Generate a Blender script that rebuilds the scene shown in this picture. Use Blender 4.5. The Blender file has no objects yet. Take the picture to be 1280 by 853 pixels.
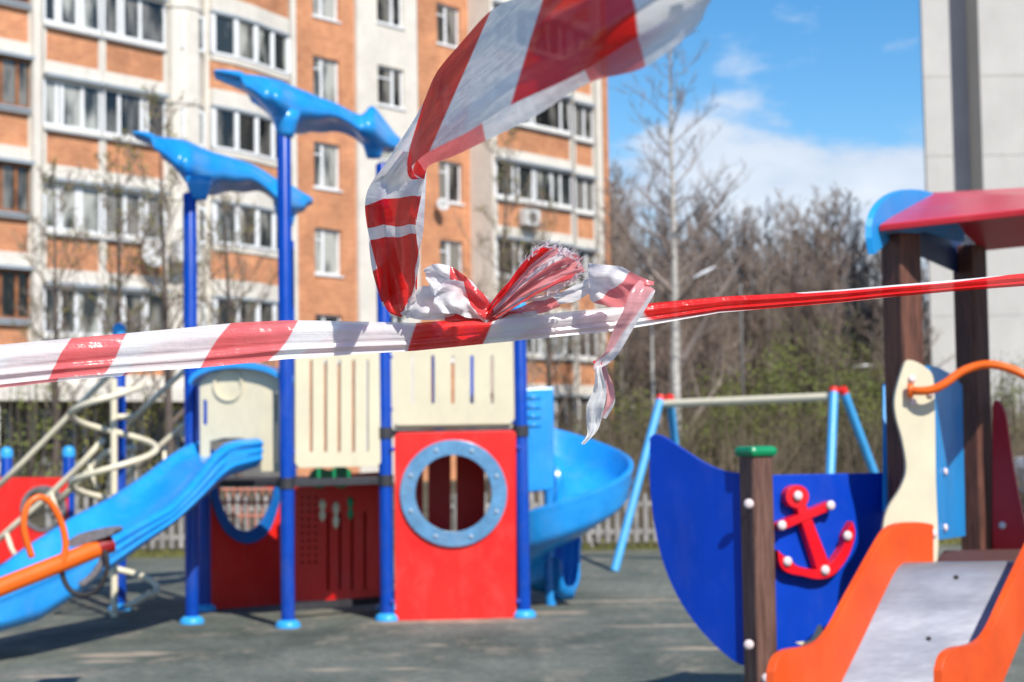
import bpy, math, random
import numpy as np
from mathutils import Vector as V, Matrix
from mathutils.geometry import tessellate_polygon
random.seed(7)
R = math.radians
scene = bpy.context.scene
col = scene.collection

# ------------------------------------------------------------ camera maths
EYE = 1.5
FPX = 2100.0
PITCH = math.atan(118.5 / FPX)
ROLL = 0.016
CF = V((0, math.cos(PITCH), math.sin(PITCH)))
_r0 = V((1, 0, 0)); _u0 = V((0, -math.sin(PITCH), math.cos(PITCH)))
CR = _r0 * math.cos(ROLL) - _u0 * math.sin(ROLL)
CU = _u0 * math.cos(ROLL) + _r0 * math.sin(ROLL)
CAM = V((0, 0, EYE))

def ray(px, py):
    return CF + CR * ((px - 640) / FPX) + CU * ((426.5 - py) / FPX)
def at(px, py, D):
    r = ray(px, py)
    return CAM + r * (D / r.y)
def xat(px, D, z=0.0):
    u = (px - 640) / FPX; h = z - EYE
    return (u * (D * CF.y + h * CF.z) - D * CR.y - h * CR.z) / CR.x
def ground_pt(px, D):
    return V((xat(px, D, 0), D, 0))
class VPlane:
    """vertical plane through two plan points given as (column, distance)"""
    def __init__(s, pa, Da, pb, Db, z=1.2):
        s.a = V((xat(pa, Da, z), Da, 0)); s.b = V((xat(pb, Db, z), Db, 0))
        s.d = (s.b - s.a).normalized(); s.n = V((s.d.y, -s.d.x, 0))
        if s.n.y > 0: s.n = -s.n
    def P(s, px, py, off=0.0):
        r = ray(px, py); o = s.a + s.n * off
        k = (o - CAM).dot(s.n) / r.dot(s.n)
        return CAM + r * k

# ------------------------------------------------------------ materials
MATS = {}
def mat(name, c, rough=0.5, var=0.12, scale=6.0, bump=0.0, bscale=40.0, spec=0.5, metal=0.0, coat=0.0, c2=None, stretch=None, dust=0.0):
    if name in MATS: return MATS[name]
    m = bpy.data.materials.new(name); m.use_nodes = True
    nt = m.node_tree; N = nt.nodes; L = nt.links
    b = N['Principled BSDF']
    tc = N.new('ShaderNodeTexCoord')
    mp = N.new('ShaderNodeMapping'); L.new(tc.outputs['Object'], mp.inputs[0])
    if stretch: mp.inputs['Scale'].default_value = stretch
    no = N.new('ShaderNodeTexNoise'); no.inputs['Scale'].default_value = scale; no.inputs['Detail'].default_value = 6
    no.inputs['Roughness'].default_value = 0.65
    L.new(mp.outputs[0], no.inputs['Vector'])
    rp = N.new('ShaderNodeValToRGB')
    rp.color_ramp.elements[0].position = 0.3; rp.color_ramp.elements[1].position = 0.72
    lo = [max(0, v * (1 - var)) for v in c]; hi = [min(1, v * (1 + var)) for v in c]
    if c2: hi = list(c2)
    rp.color_ramp.elements[0].color = (*lo, 1); rp.color_ramp.elements[1].color = (*hi, 1)
    L.new(no.outputs['Fac'], rp.inputs[0])
    if dust > 0:
        mp2 = N.new('ShaderNodeMapping'); mp2.inputs['Scale'].default_value = (1, 1, .45); mp2.inputs['Location'].default_value = (3.1, 1.7, .4); L.new(tc.outputs['Object'], mp2.inputs[0])
        nd = N.new('ShaderNodeTexNoise'); nd.inputs['Scale'].default_value = 4.5; nd.inputs['Detail'].default_value = 10; nd.inputs['Roughness'].default_value = .75; L.new(mp2.outputs[0], nd.inputs['Vector'])
        dr_ = N.new('ShaderNodeMapRange'); L.new(nd.outputs['Fac'], dr_.inputs[0]); dr_.inputs[1].default_value = .50; dr_.inputs[2].default_value = .72; dr_.inputs[4].default_value = dust
        dm = N.new('ShaderNodeMix'); dm.data_type = 'RGBA'; L.new(dr_.outputs[0], dm.inputs[0]); L.new(rp.outputs[0], dm.inputs[6]); dm.inputs[7].default_value = (.36, .33, .29, 1)
        L.new(dm.outputs[2], b.inputs['Base Color'])
    else: L.new(rp.outputs[0], b.inputs['Base Color'])
    mr = N.new('ShaderNodeMapRange'); mr.inputs[3].default_value = max(0.02, rough - 0.08); mr.inputs[4].default_value = min(1, rough + 0.1)
    L.new(no.outputs['Fac'], mr.inputs[0]); L.new(mr.outputs[0], b.inputs['Roughness'])
    b.inputs['Specular IOR Level'].default_value = spec
    b.inputs['Metallic'].default_value = metal
    b.inputs['Coat Weight'].default_value = coat; b.inputs['Coat Roughness'].default_value = 0.15
    if bump > 0:
        n2 = N.new('ShaderNodeTexNoise'); n2.inputs['Scale'].default_value = bscale; n2.inputs['Detail'].default_value = 5
        L.new(mp.outputs[0], n2.inputs['Vector'])
        bp = N.new('ShaderNodeBump'); bp.inputs['Strength'].default_value = bump; bp.inputs['Distance'].default_value = 0.02
        L.new(n2.outputs['Fac'], bp.inputs['Height']); L.new(bp.outputs[0], b.inputs['Normal'])
    MATS[name] = m
    return m

POST = mat('blue_post_paint', (0.0, 0.050, 0.36), 0.30, 0.12, 9, spec=0.35, dust=0.10)

CAPB = mat('light_blue_plastic', (0.035, 0.36, 0.78), 0.35, 0.1, 5)
SLB = mat('slide_blue_plastic', (0.010, 0.27, 0.74), 0.28, 0.10, 3, 0.12, 14, coat=0.25, c2=(0.02, 0.33, 0.80), dust=0.13)

RED = mat('red_board', (0.78, 0.008, 0.006), 0.42, 0.10, 2.2, coat=0.08, c2=(0.85, 0.02, 0.012), dust=0.12)

REDD = mat('crimson_board', (0.55, 0.008, 0.010), 0.38, 0.12, 3, dust=0.15)

CREAM = mat('cream_board', (0.66, 0.59, 0.42), 0.5, 0.06, 4, dust=0.30)

CREAMT = mat('cream_tube_paint', (0.76, 0.68, 0.50), 0.4, 0.08, 12, dust=0.20)

HULL = mat('hull_blue_board', (0.0, 0.045, 0.44), 0.42, 0.12, 3.0, 0.05, 60, spec=0.25, dust=0.05)

NAVY = mat('mid_blue_board', (0.004, 0.12, 0.42), 0.4, 0.12, 4)
SKYB = mat('sky_blue_board', (0.010, 0.27, 0.66), 0.4, 0.08, 4, dust=0.15)

STEEL = mat('dark_deck_steel', (0.035, 0.035, 0.04), 0.5, 0.3, 14, 0.2, 60)
RING = mat('ring_grey_blue', (0.11, 0.27, 0.46), 0.3, 0.25, 9, coat=0.2, dust=0.30)

BOLT = mat('bolt_cap_white', (0.75, 0.62, 0.62), 0.35, 0.08, 20)
BOLTB = mat('bolt_cap_blue', (0.02, 0.05, 0.35), 0.35, 0.1, 20)
GREEN = mat('green_plastic', (0.0, 0.24, 0.09), 0.35, 0.15, 9, coat=0.2)
WOOD = mat('brown_post_wood', (0.10, 0.035, 0.022), 0.65, 0.4, 6, 0.5, 30, stretch=(9, 9, 0.7), c2=(0.23, 0.12, 0.09))
WOODB = mat('hut_post_wood', (0.06, 0.018, 0.010), 0.6, 0.4, 6, 0.4, 30, stretch=(9, 9, 0.7), c2=(0.21, 0.075, 0.045))
ORANGE = mat('orange_plastic', (0.70, 0.065, 0.004), 0.40, 0.10, 3.5, 0.1, 18, coat=0.1, c2=(0.82, 0.10, 0.008), dust=0.06)

ORANGET = mat('orange_tube_paint', (0.85, 0.14, 0.01), 0.35, 0.08, 10)
ROOFR = mat('roof_red_board', (0.66, 0.03, 0.05), 0.33, 0.1, 3, coat=0.3, dust=0.20)

BEDM = mat('slide_bed_steel', (0.24, 0.25, 0.29), 0.36, 0.12, 2.4, 0.45, 2.6, metal=0.45, c2=(0.40, 0.41, 0.46), stretch=(.6, 1.6, 1), dust=0.30)

RUBBER = mat('dark_rubber', (0.025, 0.024, 0.026), 0.7, 0.3, 20, 0.3, 60)
GREYRUB = mat('grey_rubber', (0.17, 0.16, 0.17), 0.6, 0.3, 20, 0.3, 60)
CONC = mat('panel_concrete', (0.50, 0.48, 0.45), 0.85, 0.08, 0.6, 0.3, 8, dust=0.25)

WHITE = mat('white_render', (0.68, 0.635, 0.56), 0.8, 0.10, 0.9, 0.2, 10, dust=0.35)

PVC = mat('white_frame', (0.78, 0.79, 0.80), 0.5, 0.06, 4, dust=0.30)

GREYW = mat('grey_plinth', (0.15, 0.145, 0.14), 0.85, 0.25, 1.2, 0.3, 8)
BROWNF = mat('brown_frame', (0.16, 0.06, 0.03), 0.6, 0.5, 3, c2=(0.4, 0.16, 0.06))
METSILL = mat('metal_sill', (0.33, 0.37, 0.41), 0.45, 0.1, 3)
BARK = mat('brown_bark', (0.085, 0.062, 0.050), 0.9, 0.4, 3, c2=(0.17, 0.13, 0.11))
TWIG = mat('bare_twig', (0.19, 0.135, 0.105), 0.9, 0.4, 0.35, c2=(0.36, 0.275, 0.22))
BIRCH = mat('birch_bark', (0.42, 0.39, 0.35), 0.8, 0.5, 5, stretch=(1, 1, 4), c2=(0.70, 0.66, 0.60))
BUD = mat('yellow_green_bud', (0.17, 0.17, 0.03), 0.8, 0.4, 2, c2=(0.28, 0.26, 0.05))
LEAF = mat('spring_leaf', (0.08, 0.115, 0.018), 0.8, 0.5, 1.5, c2=(0.22, 0.24, 0.05))
FENCEM = mat('weathered_picket_paint', (0.22, 0.205, 0.19), 0.85, 0.3, 5, c2=(0.46, 0.43, 0.40))
LAMPM = mat('lamp_head_shell', (0.8, 0.8, 0.82), 0.4, 0.05, 6)
POLEM = mat('galvanised_pole', (0.16, 0.15, 0.14), 0.5, 0.1, 5)
CARW = mat('white_car_paint', (0.75, 0.76, 0.78), 0.25, 0.03, 3, coat=0.6)
TYRE = mat('tyre_black', (0.02, 0.02, 0.02), 0.8, 0.2, 10)

def brick_mat():
    m = bpy.data.materials.new('orange_brick'); m.use_nodes = True
    nt = m.node_tree; N = nt.nodes; L = nt.links; b = N['Principled BSDF']
    tc = N.new('ShaderNodeTexCoord'); sp = N.new('ShaderNodeSeparateXYZ'); cb = N.new('ShaderNodeCombineXYZ')
    L.new(tc.outputs['Object'], sp.inputs[0])
    ad = N.new('ShaderNodeMath'); L.new(sp.outputs[0], ad.inputs[0]); L.new(sp.outputs[1], ad.inputs[1])
    L.new(ad.outputs[0], cb.inputs[0]); L.new(sp.outputs[2], cb.inputs[1])
    br = N.new('ShaderNodeTexBrick'); br.inputs['Scale'].default_value = 1.0
    br.inputs['Brick Width'].default_value = 0.26; br.inputs['Row Height'].default_value = 0.085
    br.inputs['Mortar Size'].default_value = 0.010
    br.inputs['Color1'].default_value = (0.56, 0.195, 0.075, 1); br.inputs['Color2'].default_value = (0.70, 0.29, 0.12, 1)
    br.inputs['Mortar'].default_value = (0.56, 0.38, 0.26, 1)
    L.new(cb.outputs[0], br.inputs['Vector'])
    no = N.new('ShaderNodeTexNoise'); no.inputs['Scale'].default_value = 0.7; no.inputs['Detail'].default_value = 5
    L.new(tc.outputs['Object'], no.inputs['Vector'])
    rp = N.new('ShaderNodeValToRGB'); rp.color_ramp.elements[0].color = (0.62, 0.60, 0.60, 1); rp.color_ramp.elements[1].color = (1.12, 1.1, 1.08, 1); no.inputs['Roughness'].default_value = .7
    rp.color_ramp.elements[0].position = 0.3; rp.color_ramp.elements[1].position = 0.7
    L.new(no.outputs['Fac'], rp.inputs[0])
    mx = N.new('ShaderNodeMix'); mx.data_type = 'RGBA'; mx.blend_type = 'MULTIPLY'; mx.inputs[0].default_value = 1
    L.new(br.outputs['Color'], mx.inputs[6]); L.new(rp.outputs[0], mx.inputs[7])
    L.new(mx.outputs[2], b.inputs['Base Color']); b.inputs['Roughness'].default_value = 0.85
    return m
BRICK = brick_mat()

def glass_mat(name, dark, light):
    m = bpy.data.materials.new(name); m.use_nodes = True
    nt = m.node_tree; N = nt.nodes; L = nt.links; b = N['Principled BSDF']
    tc = N.new('ShaderNodeTexCoord'); mp = N.new('ShaderNodeMapping'); mp.inputs['Scale'].default_value = (1.6, 1.6, 0.45)
    L.new(tc.outputs['Object'], mp.inputs[0])
    no = N.new('ShaderNodeTexNoise'); no.inputs['Scale'].default_value = 1.3; no.inputs['Detail'].default_value = 3
    L.new(mp.outputs[0], no.inputs['Vector'])
    rp = N.new('ShaderNodeValToRGB'); rp.color_ramp.elements[0].color = (*dark, 1); rp.color_ramp.elements[1].color = (*light, 1)
    rp.color_ramp.elements[0].position = 0.44; rp.color_ramp.elements[1].position = 0.60
    oi = N.new('ShaderNodeObjectInfo'); a_ = N.new('ShaderNodeMath'); a_.operation = 'MULTIPLY_ADD'; L.new(oi.outputs['Random'], a_.inputs[0]); a_.inputs[1].default_value = .26; a_.inputs[2].default_value = -.11
    s_ = N.new('ShaderNodeMath'); L.new(no.outputs['Fac'], s_.inputs[0]); L.new(a_.outputs[0], s_.inputs[1])
    L.new(s_.outputs[0], rp.inputs[0]); L.new(rp.outputs[0], b.inputs['Base Color'])
    b.inputs['Roughness'].default_value = 0.06; b.inputs['Specular IOR Level'].default_value = 0.6
    return m
GLASS = glass_mat('window_glass_curtained', (0.03, 0.035, 0.035), (0.42, 0.42, 0.38))
GLASSD = glass_mat('window_glass_dark', (0.012, 0.013, 0.013), (0.20, 0.19, 0.17))

def ground_mat():
    m = bpy.data.materials.new('rubber_crumb_ground'); m.use_nodes = True
    nt = m.node_tree; N = nt.nodes; L = nt.links; b = N['Principled BSDF']
    tc = N.new('ShaderNodeTexCoord')
    def noise(s, d=6, r=0.6, sc=(1, 1, 1)):
        mp = N.new('ShaderNodeMapping'); mp.inputs['Scale'].default_value = sc; L.new(tc.outputs['Object'], mp.inputs[0])
        n = N.new('ShaderNodeTexNoise'); n.inputs['Scale'].default_value = s; n.inputs['Detail'].default_value = d; n.inputs['Roughness'].default_value = r
        L.new(mp.outputs[0], n.inputs['Vector']); return n.outputs['Fac']
    def ramp(f, a, b_, p0, p1):
        rp = N.new('ShaderNodeValToRGB'); rp.color_ramp.elements[0].color = (*a, 1); rp.color_ramp.elements[1].color = (*b_, 1)
        rp.color_ramp.elements[0].position = p0; rp.color_ramp.elements[1].position = p1; L.new(f, rp.inputs[0]); return rp.outputs[0]
    def mix(f, a, c, t='MIX'):
        mx = N.new('ShaderNodeMix'); mx.data_type = 'RGBA'; mx.blend_type = t
        if isinstance(f, float): mx.inputs[0].default_value = f
        else: L.new(f, mx.inputs[0])
        L.new(a, mx.inputs[6]); L.new(c, mx.inputs[7]); return mx.outputs[2]
    base = ramp(noise(0.5, 8, 0.7, (1, 0.7, 1)), (0.048, 0.062, 0.048), (0.170, 0.182, 0.152), 0.36, 0.66)
    speck = ramp(noise(14, 7, .8), (0.62, 0.64, 0.64), (1.5, 1.46, 1.42), 0.36, 0.66)
    base = mix(1.0, base, speck, 'MULTIPLY')
    dusty = ramp(noise(2.2, 9, 0.8, (1, .6, 1)), (0, 0, 0), (1, 1, 1), 0.52, 0.70)
    sand = ramp(noise(9, 4), (0.26, 0.21, 0.15), (0.40, 0.33, 0.25), 0.3, 0.7)
    dm = N.new('ShaderNodeMath'); dm.operation = 'MULTIPLY'; dm.inputs[1].default_value = 0.8; L.new(dusty, dm.inputs[0])
    c = mix(dm.outputs[0], base, sand)
    # worn sandy spots at fixed places on the ground: (x, y, rx, ry)
    spots = []
    for px, D, rx, ry in ((165, 11.95, 0.42, 0.16), (570, 13.75, 0.75, 0.16), (790, 15.2, 0.75, 0.10), (700, 14.3, 0.3, 0.12), (130, 11.6, 0.2, 0.1), (900, 13.2, 0.9, 0.07), (505, 11.0, 0.12, 0.05), (60, 10.9, 0.25, 0.08), (415, 11.0, .16, .08), (250, 10.3, .1, .05), (545, 12.2, .12, .08), (870, 11.8, .3, .12)):
        p = ground_pt(px, D); spots.append((p.x, p.y, rx, ry))
    wob = noise(3.5, 5)
    sp = N.new('ShaderNodeSeparateXYZ'); L.new(tc.outputs['Object'], sp.inputs[0])
    def M(op, a, b_=None):
        n = N.new('ShaderNodeMath'); n.operation = op
        for i, v in enumerate((a, b_)):
            if v is None: continue
            if isinstance(v, (int, float)): n.inputs[i].default_value = v
            else: L.new(v, n.inputs[i])
        return n.outputs[0]
    tot = None
    for x, y, rx, ry in spots:
        dx = M('DIVIDE', M('SUBTRACT', sp.outputs[0], x), rx); dy = M('DIVIDE', M('SUBTRACT', sp.outputs[1], y), ry)
        d = M('SQRT', M('ADD', M('MULTIPLY', dx, dx), M('MULTIPLY', dy, dy)))
        d = M('ADD', d, M('MULTIPLY', M('SUBTRACT', wob, 0.5), 2.2))
        k = N.new('ShaderNodeMapRange'); L.new(d, k.inputs[0]); k.inputs[1].default_value = 1.15; k.inputs[2].default_value = 0.5
        tot = k.outputs[0] if tot is None else M('MAXIMUM', tot, k.outputs[0])
    c = mix(tot, c, sand)
    L.new(c, b.inputs['Base Color']); b.inputs['Roughness'].default_value = 0.9
    bp = N.new('ShaderNodeBump'); bp.inputs['Strength'].default_value = 0.5; bp.inputs['Distance'].default_value = 0.01
    L.new(noise(60, 3), bp.inputs['Height']); L.new(bp.outputs[0], b.inputs['Normal'])
    return m

def tape_mat(name='barrier_tape_film', tlw=0.30, grz=.16, trw=.17):
    m = bpy.data.materials.new(name); m.use_nodes = True
    nt = m.node_tree; N = nt.nodes; L = nt.links
    N.remove(N['Principled BSDF']); out = N['Material Output']
    at_ = N.new('ShaderNodeAttribute'); at_.attribute_name = 'stripe'
    fr = N.new('ShaderNodeMath'); fr.operation = 'FRACT'; L.new(at_.outputs['Fac'], fr.inputs[0])
    rp = N.new('ShaderNodeValToRGB'); cr = rp.color_ramp
    red = (0.86, 0.012, 0.010, 1); wh = (0.93, 0.92, 0.92, 1)
    cr.elements[0].position = 0.0; cr.elements[0].color = red
    cr.elements[1].position = 0.475; cr.elements[1].color = red
    for p, c in ((0.485, wh), (0.99, wh), (1.0, red)):
        e = cr.elements.new(p); e.color = c
    L.new(fr.outputs[0], rp.inputs[0])
    tc = N.new('ShaderNodeTexCoord')
    no = N.new('ShaderNodeTexNoise'); no.inputs['Scale'].default_value = 34; no.inputs['Detail'].default_value = 6
    L.new(tc.outputs['Object'], no.inputs['Vector'])
    n3 = N.new('ShaderNodeTexNoise'); n3.inputs['Scale'].default_value = 9; n3.inputs['Detail'].default_value = 4
    mp = N.new('ShaderNodeMapping'); mp.inputs['Scale'].default_value = (0.6, 1, 9); L.new(tc.outputs['Object'], mp.inputs[0]); L.new(mp.outputs[0], n3.inputs['Vector'])
    ad = N.new('ShaderNodeMath'); ad.operation = 'ADD'; L.new(no.outputs['Fac'], ad.inputs[0]); L.new(n3.outputs['Fac'], ad.inputs[1])
    bp = N.new('ShaderNodeBump'); bp.inputs['Strength'].default_value = 0.45; bp.inputs['Distance'].default_value = 0.006
    L.new(ad.outputs[0], bp.inputs['Height'])
    df = N.new('ShaderNodeBsdfDiffuse'); tl = N.new('ShaderNodeBsdfTranslucent'); gl = N.new('ShaderNodeBsdfGlossy'); tr = N.new('ShaderNodeBsdfTransparent')
    fa = N.new('ShaderNodeAttribute'); fa.attribute_name = 'fade'
    fm_ = N.new('ShaderNodeMix'); fm_.data_type = 'RGBA'; L.new(fa.outputs['Fac'], fm_.inputs[0]); L.new(rp.outputs[0], fm_.inputs[6]); fm_.inputs[7].default_value = (0.86, 0.82, 0.86, 1)
    class _O: outputs = [fm_.outputs[2]]
    rp = _O
    L.new(rp.outputs[0], df.inputs[0]); L.new(rp.outputs[0], tl.inputs[0])
    for s in (df, tl, gl): L.new(bp.outputs[0], s.inputs['Normal'])
    gl.inputs['Roughness'].default_value = 0.22
    m1 = N.new('ShaderNodeMixShader'); m1.inputs[0].default_value = tlw; L.new(df.outputs[0], m1.inputs[1]); L.new(tl.outputs[0], m1.inputs[2])
    tint = N.new('ShaderNodeMix'); tint.data_type = 'RGBA'; tint.inputs[0].default_value = 0.5; tint.inputs[6].default_value = (1, 1, 1, 1); L.new(rp.outputs[0], tint.inputs[7])
    L.new(tint.outputs[2], tr.inputs[0])
    m2 = N.new('ShaderNodeMixShader'); m2.inputs[0].default_value = trw; L.new(m1.outputs[0], m2.inputs[1]); L.new(tr.outputs[0], m2.inputs[2])
    lw = N.new('ShaderNodeLayerWeight'); lw.inputs[0].default_value = 0.5; L.new(bp.outputs[0], lw.inputs['Normal'])
    pw = N.new('ShaderNodeMath'); pw.operation = 'POWER'; pw.inputs[1].default_value = 3.0; L.new(lw.outputs['Facing'], pw.inputs[0])
    fz = N.new('ShaderNodeMath'); fz.operation = 'MULTIPLY_ADD'; fz.inputs[1].default_value = grz; fz.inputs[2].default_value = 0.04; L.new(pw.outputs[0], fz.inputs[0])
    m3 = N.new('ShaderNodeMixShader'); L.new(fz.outputs[0], m3.inputs[0]); L.new(m2.outputs[0], m3.inputs[1]); L.new(gl.outputs[0], m3.inputs[2])
    L.new(m3.outputs[0], out.inputs['Surface'])
    return m
TAPE = tape_mat()
TAPE2 = tape_mat('loose_tape_film', .48, .10, .06)

# ------------------------------------------------------------ object helpers
def tag(o, label=None, cat=None, group=None, kind=None):
    if label: o['label'] = label
    if cat: o['category'] = cat
    if group: o['group'] = group
    if kind: o['kind'] = kind
    return o
def empty(name, loc, label=None, cat=None, group=None, rz=0.0):
    o = bpy.data.objects.new(name, None); col.objects.link(o)
    o.location = loc; o.rotation_euler = (0, 0, rz); o.empty_display_size = 0.2
    return tag(o, label, cat, group)
def root_of(o):
    while o.parent: o = o.parent
    return o

class MB:
    def __init__(s): s.v = []; s.f = []
    def add(s, vs, fs):
        n = len(s.v); s.v += [tuple(p) for p in vs]; s.f += [tuple(i + n for i in f) for f in fs]; return s
    def box(s, c, size, rz=0.0, tilt=None):
        c = V(c); hx, hy, hz = size[0] / 2, size[1] / 2, size[2] / 2
        m = Matrix.Rotation(rz, 3, 'Z')
        if tilt: m = m @ Matrix.Rotation(tilt[1], 3, tilt[0])
        vs = [c + m @ V((x, y, z)) for z in (-hz, hz) for y in (-hy, hy) for x in (-hx, hx)]
        return s.add(vs, [(0, 2, 3, 1), (4, 5, 7, 6), (0, 1, 5, 4), (2, 6, 7, 3), (0, 4, 6, 2), (1, 3, 7, 5)])
    def span(s, a, b):   # axis aligned box by two corners
        a = V(a); b = V(b); return s.box((a + b) / 2, (abs(b.x - a.x), abs(b.y - a.y), abs(b.z - a.z)))
    def tube(s, pts, r, seg=10, closed=False, flat=1.0):
        pts = [V(p) for p in pts]; n = len(pts); rr = r if hasattr(r, '__len__') else [r] * n
        rings = []; prev = None
        for i, p in enumerate(pts):
            if closed: t = (pts[(i + 1) % n] - pts[i - 1])
            else: t = pts[min(i + 1, n - 1)] - pts[max(i - 1, 0)]
            t.normalize()
            if prev is None:
                a = t.cross(V((0, 0, 1)))
                if a.length < 1e-3: a = t.cross(V((1, 0, 0)))
                a.normalize()
            else:
                a = prev - t * prev.dot(t)
                a.normalize()
            prev = a; b = t.cross(a)
            rings.append([p + (a * math.cos(2 * math.pi * k / seg) + b * math.sin(2 * math.pi * k / seg) * flat) * rr[i] for k in range(seg)])
        vs = [q for g in rings for q in g]; fs = []
        for i in range(n if closed else n - 1):
            j = (i + 1) % n
            for k in range(seg):
                k2 = (k + 1) % seg
                fs.append((i * seg + k, i * seg + k2, j * seg + k2, j * seg + k))
        if not closed:
            fs.append(tuple(range(seg - 1, -1, -1))); fs.append(tuple((n - 1) * seg + k for k in range(seg)))
        return s.add(vs, fs)
    def lathe(s, c, prof, seg=20, axis='Z', rot=None):
        c = V(c); vs = []; fs = []; n = len(prof)
        for r, z in prof:
            for k in range(seg):
                a = 2 * math.pi * k / seg; p = V((r * math.cos(a), r * math.sin(a), z))
                if rot is not None: p = rot @ p
                vs.append(c + p)
        for i in range(n - 1):
            for k in range(seg):
                k2 = (k + 1) % seg; fs.append((i * seg + k, i * seg + k2, (i + 1) * seg + k2, (i + 1) * seg + k))
        fs.append(tuple(range(seg - 1, -1, -1))); fs.append(tuple((n - 1) * seg + k for k in range(seg)))
        return s.add(vs, fs)
    def plate(s, loops, back):
        """loops: outer then holes, lists of coplanar 3D points; extruded by vector back"""
        loops = [[V(p) for p in l] for l in loops]
        tri = tessellate_polygon(loops)
        flat = [p for l in loops for p in l]; n = len(flat); back = V(back)
        vs = flat + [p + back for p in flat]; fs = []
        for t in tri:
            a, b, c = (flat[i] for i in t); nn = (b - a).cross(c - a)
            t = tuple(t)
            if nn.dot(back) > 0: t = t[::-1]
            fs.append(t); fs.append(tuple(i + n for i in t[::-1]))
        o = 0
        for l in loops:
            m = len(l)
            for i in range(m):
                j = (i + 1) % m; fs.append((o + i, o + j, o + j + n, o + i + n))
            o += m
        return s.add(vs, fs)
    def loft(s, rings, closed=True, caps=True):
        seg = len(rings[0]); vs = [p for r in rings for p in r]; fs = []
        for i in range(len(rings) - 1):
            for k in range(seg if closed else seg - 1):
                k2 = (k + 1) % seg; fs.append((i * seg + k, i * seg + k2, (i + 1) * seg + k2, (i + 1) * seg + k))
        if caps and closed:
            fs.append(tuple(range(seg - 1, -1, -1))); fs.append(tuple((len(rings) - 1) * seg + k for k in range(seg)))
        return s.add(vs, fs)
    def build(s, name, m, parent=None, smooth=False, bevel=0.0, local=False, sub=0, fix=True, auto=None):
        me = bpy.data.meshes.new(name)
        off = root_of(parent).location if (parent and not local) else V((0, 0, 0))
        me.from_pydata([(p[0] - off[0], p[1] - off[1], p[2] - off[2]) for p in s.v], [], s.f)
        if fix:
            import bmesh
            bm = bmesh.new(); bm.from_mesh(me); bmesh.ops.recalc_face_normals(bm, faces=bm.faces); bm.to_mesh(me); bm.free()
        me.materials.append(m); me.update()
        if smooth:
            me.polygons.foreach_set('use_smooth', [True] * len(me.polygons))
            if auto: me.set_sharp_from_angle(angle=R(auto))
        o = bpy.data.objects.new(name, me); col.objects.link(o); o.parent = parent
        if bevel > 0:
            md = o.modifiers.new('Bevel', 'BEVEL'); md.width = bevel; md.segments = 2; md.limit_method = 'ANGLE'; md.angle_limit = R(40)
        if sub:
            md = o.modifiers.new('Subd', 'SUBSURF'); md.levels = sub; md.render_levels = sub
        return o

def circle(pl, cx, cy, rx, ry=None, n=32, off=0.0):
    ry = ry or rx
    return [pl.P(cx + rx * math.cos(2 * math.pi * k / n), cy + ry * math.sin(2 * math.pi * k / n), off) for k in range(n)]
def slot(pl, cx, y0, y1, w, off=0.0):
    o = []
    for k in range(7):
        a = math.pi + math.pi * k / 6; o.append(pl.P(cx + w * math.cos(a), y0 + w + w * math.sin(a), off))
    for k in range(7):
        a = math.pi * k / 6; o.append(pl.P(cx + w * math.cos(a), y1 - w + w * math.sin(a), off))
    return o
def P_list(pl, pts, off=0.0): return [pl.P(x, y, off) for x, y in pts]
def smooth_pts(pts, n=6, closed=False):
    """Catmull-Rom through tuples"""
    pts = [np.array(p, float) for p in pts]; out = []; m = len(pts)
    rng = range(m) if closed else range(m - 1)
    for i in rng:
        if closed: p0, p1, p2, p3 = pts[i - 1], pts[i], pts[(i + 1) % m], pts[(i + 2) % m]
        else: p0, p1, p2, p3 = pts[max(i - 1, 0)], pts[i], pts[i + 1], pts[min(i + 2, m - 1)]
        for k in range(n):
            t = k / n
            out.append(0.5 * (2 * p1 + (p2 - p0) * t + (2 * p0 - 5 * p1 + 4 * p2 - p3) * t * t + (3 * p1 - p0 - 3 * p2 + p3) * t ** 3))
    if not closed: out.append(pts[-1])
    return [tuple(p) for p in out]
def interp(tab, x):
    xs = [t[0] for t in tab]
    return tuple(float(np.interp(x, xs, [t[j] for t in tab])) for j in range(1, len(tab[0])))
def bolt(c, n, r, m, parent, h=None):
    h = h or r * 0.7
    q = V(n).to_track_quat('Z', 'Y').to_matrix()
    MB().lathe(c, [(r, -0.002), (r, h * 0.4), (r * 0.8, h * 0.8), (r * 0.4, h)], 12, rot=q).build('bolt_cap', m, parent, smooth=True)

# ------------------------------------------------------------ setting: ground
g = MB().add([(-400, -60, 0), (400, -60, 0), (400, 900, 0), (-400, 900, 0)], [(0, 1, 2, 3)])
gm = mat('earth_and_leaf_litter', (0.045, 0.042, 0.018), 0.95, 0.4, 0.5, 0.4, 10, c2=(0.13, 0.105, 0.06))
tag(g.build('ground', gm), kind='structure')
pg = MB().add([(-30, -8, .004), (30, -8, .004), (30, 21.3, .004), (-30, 21.3, .004)], [(0, 1, 2, 3)])
tag(pg.build('playground_surface', ground_mat()), kind='structure')
# kerb between rubber and lawn
tag(MB().span((-30, 21.3, -0.05), (30, 21.40, 0.035)).build('kerb', mat('kerb_concrete', (0.12, 0.12, 0.09), 0.9, 0.2, 5), bevel=0.01), kind='structure')
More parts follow.
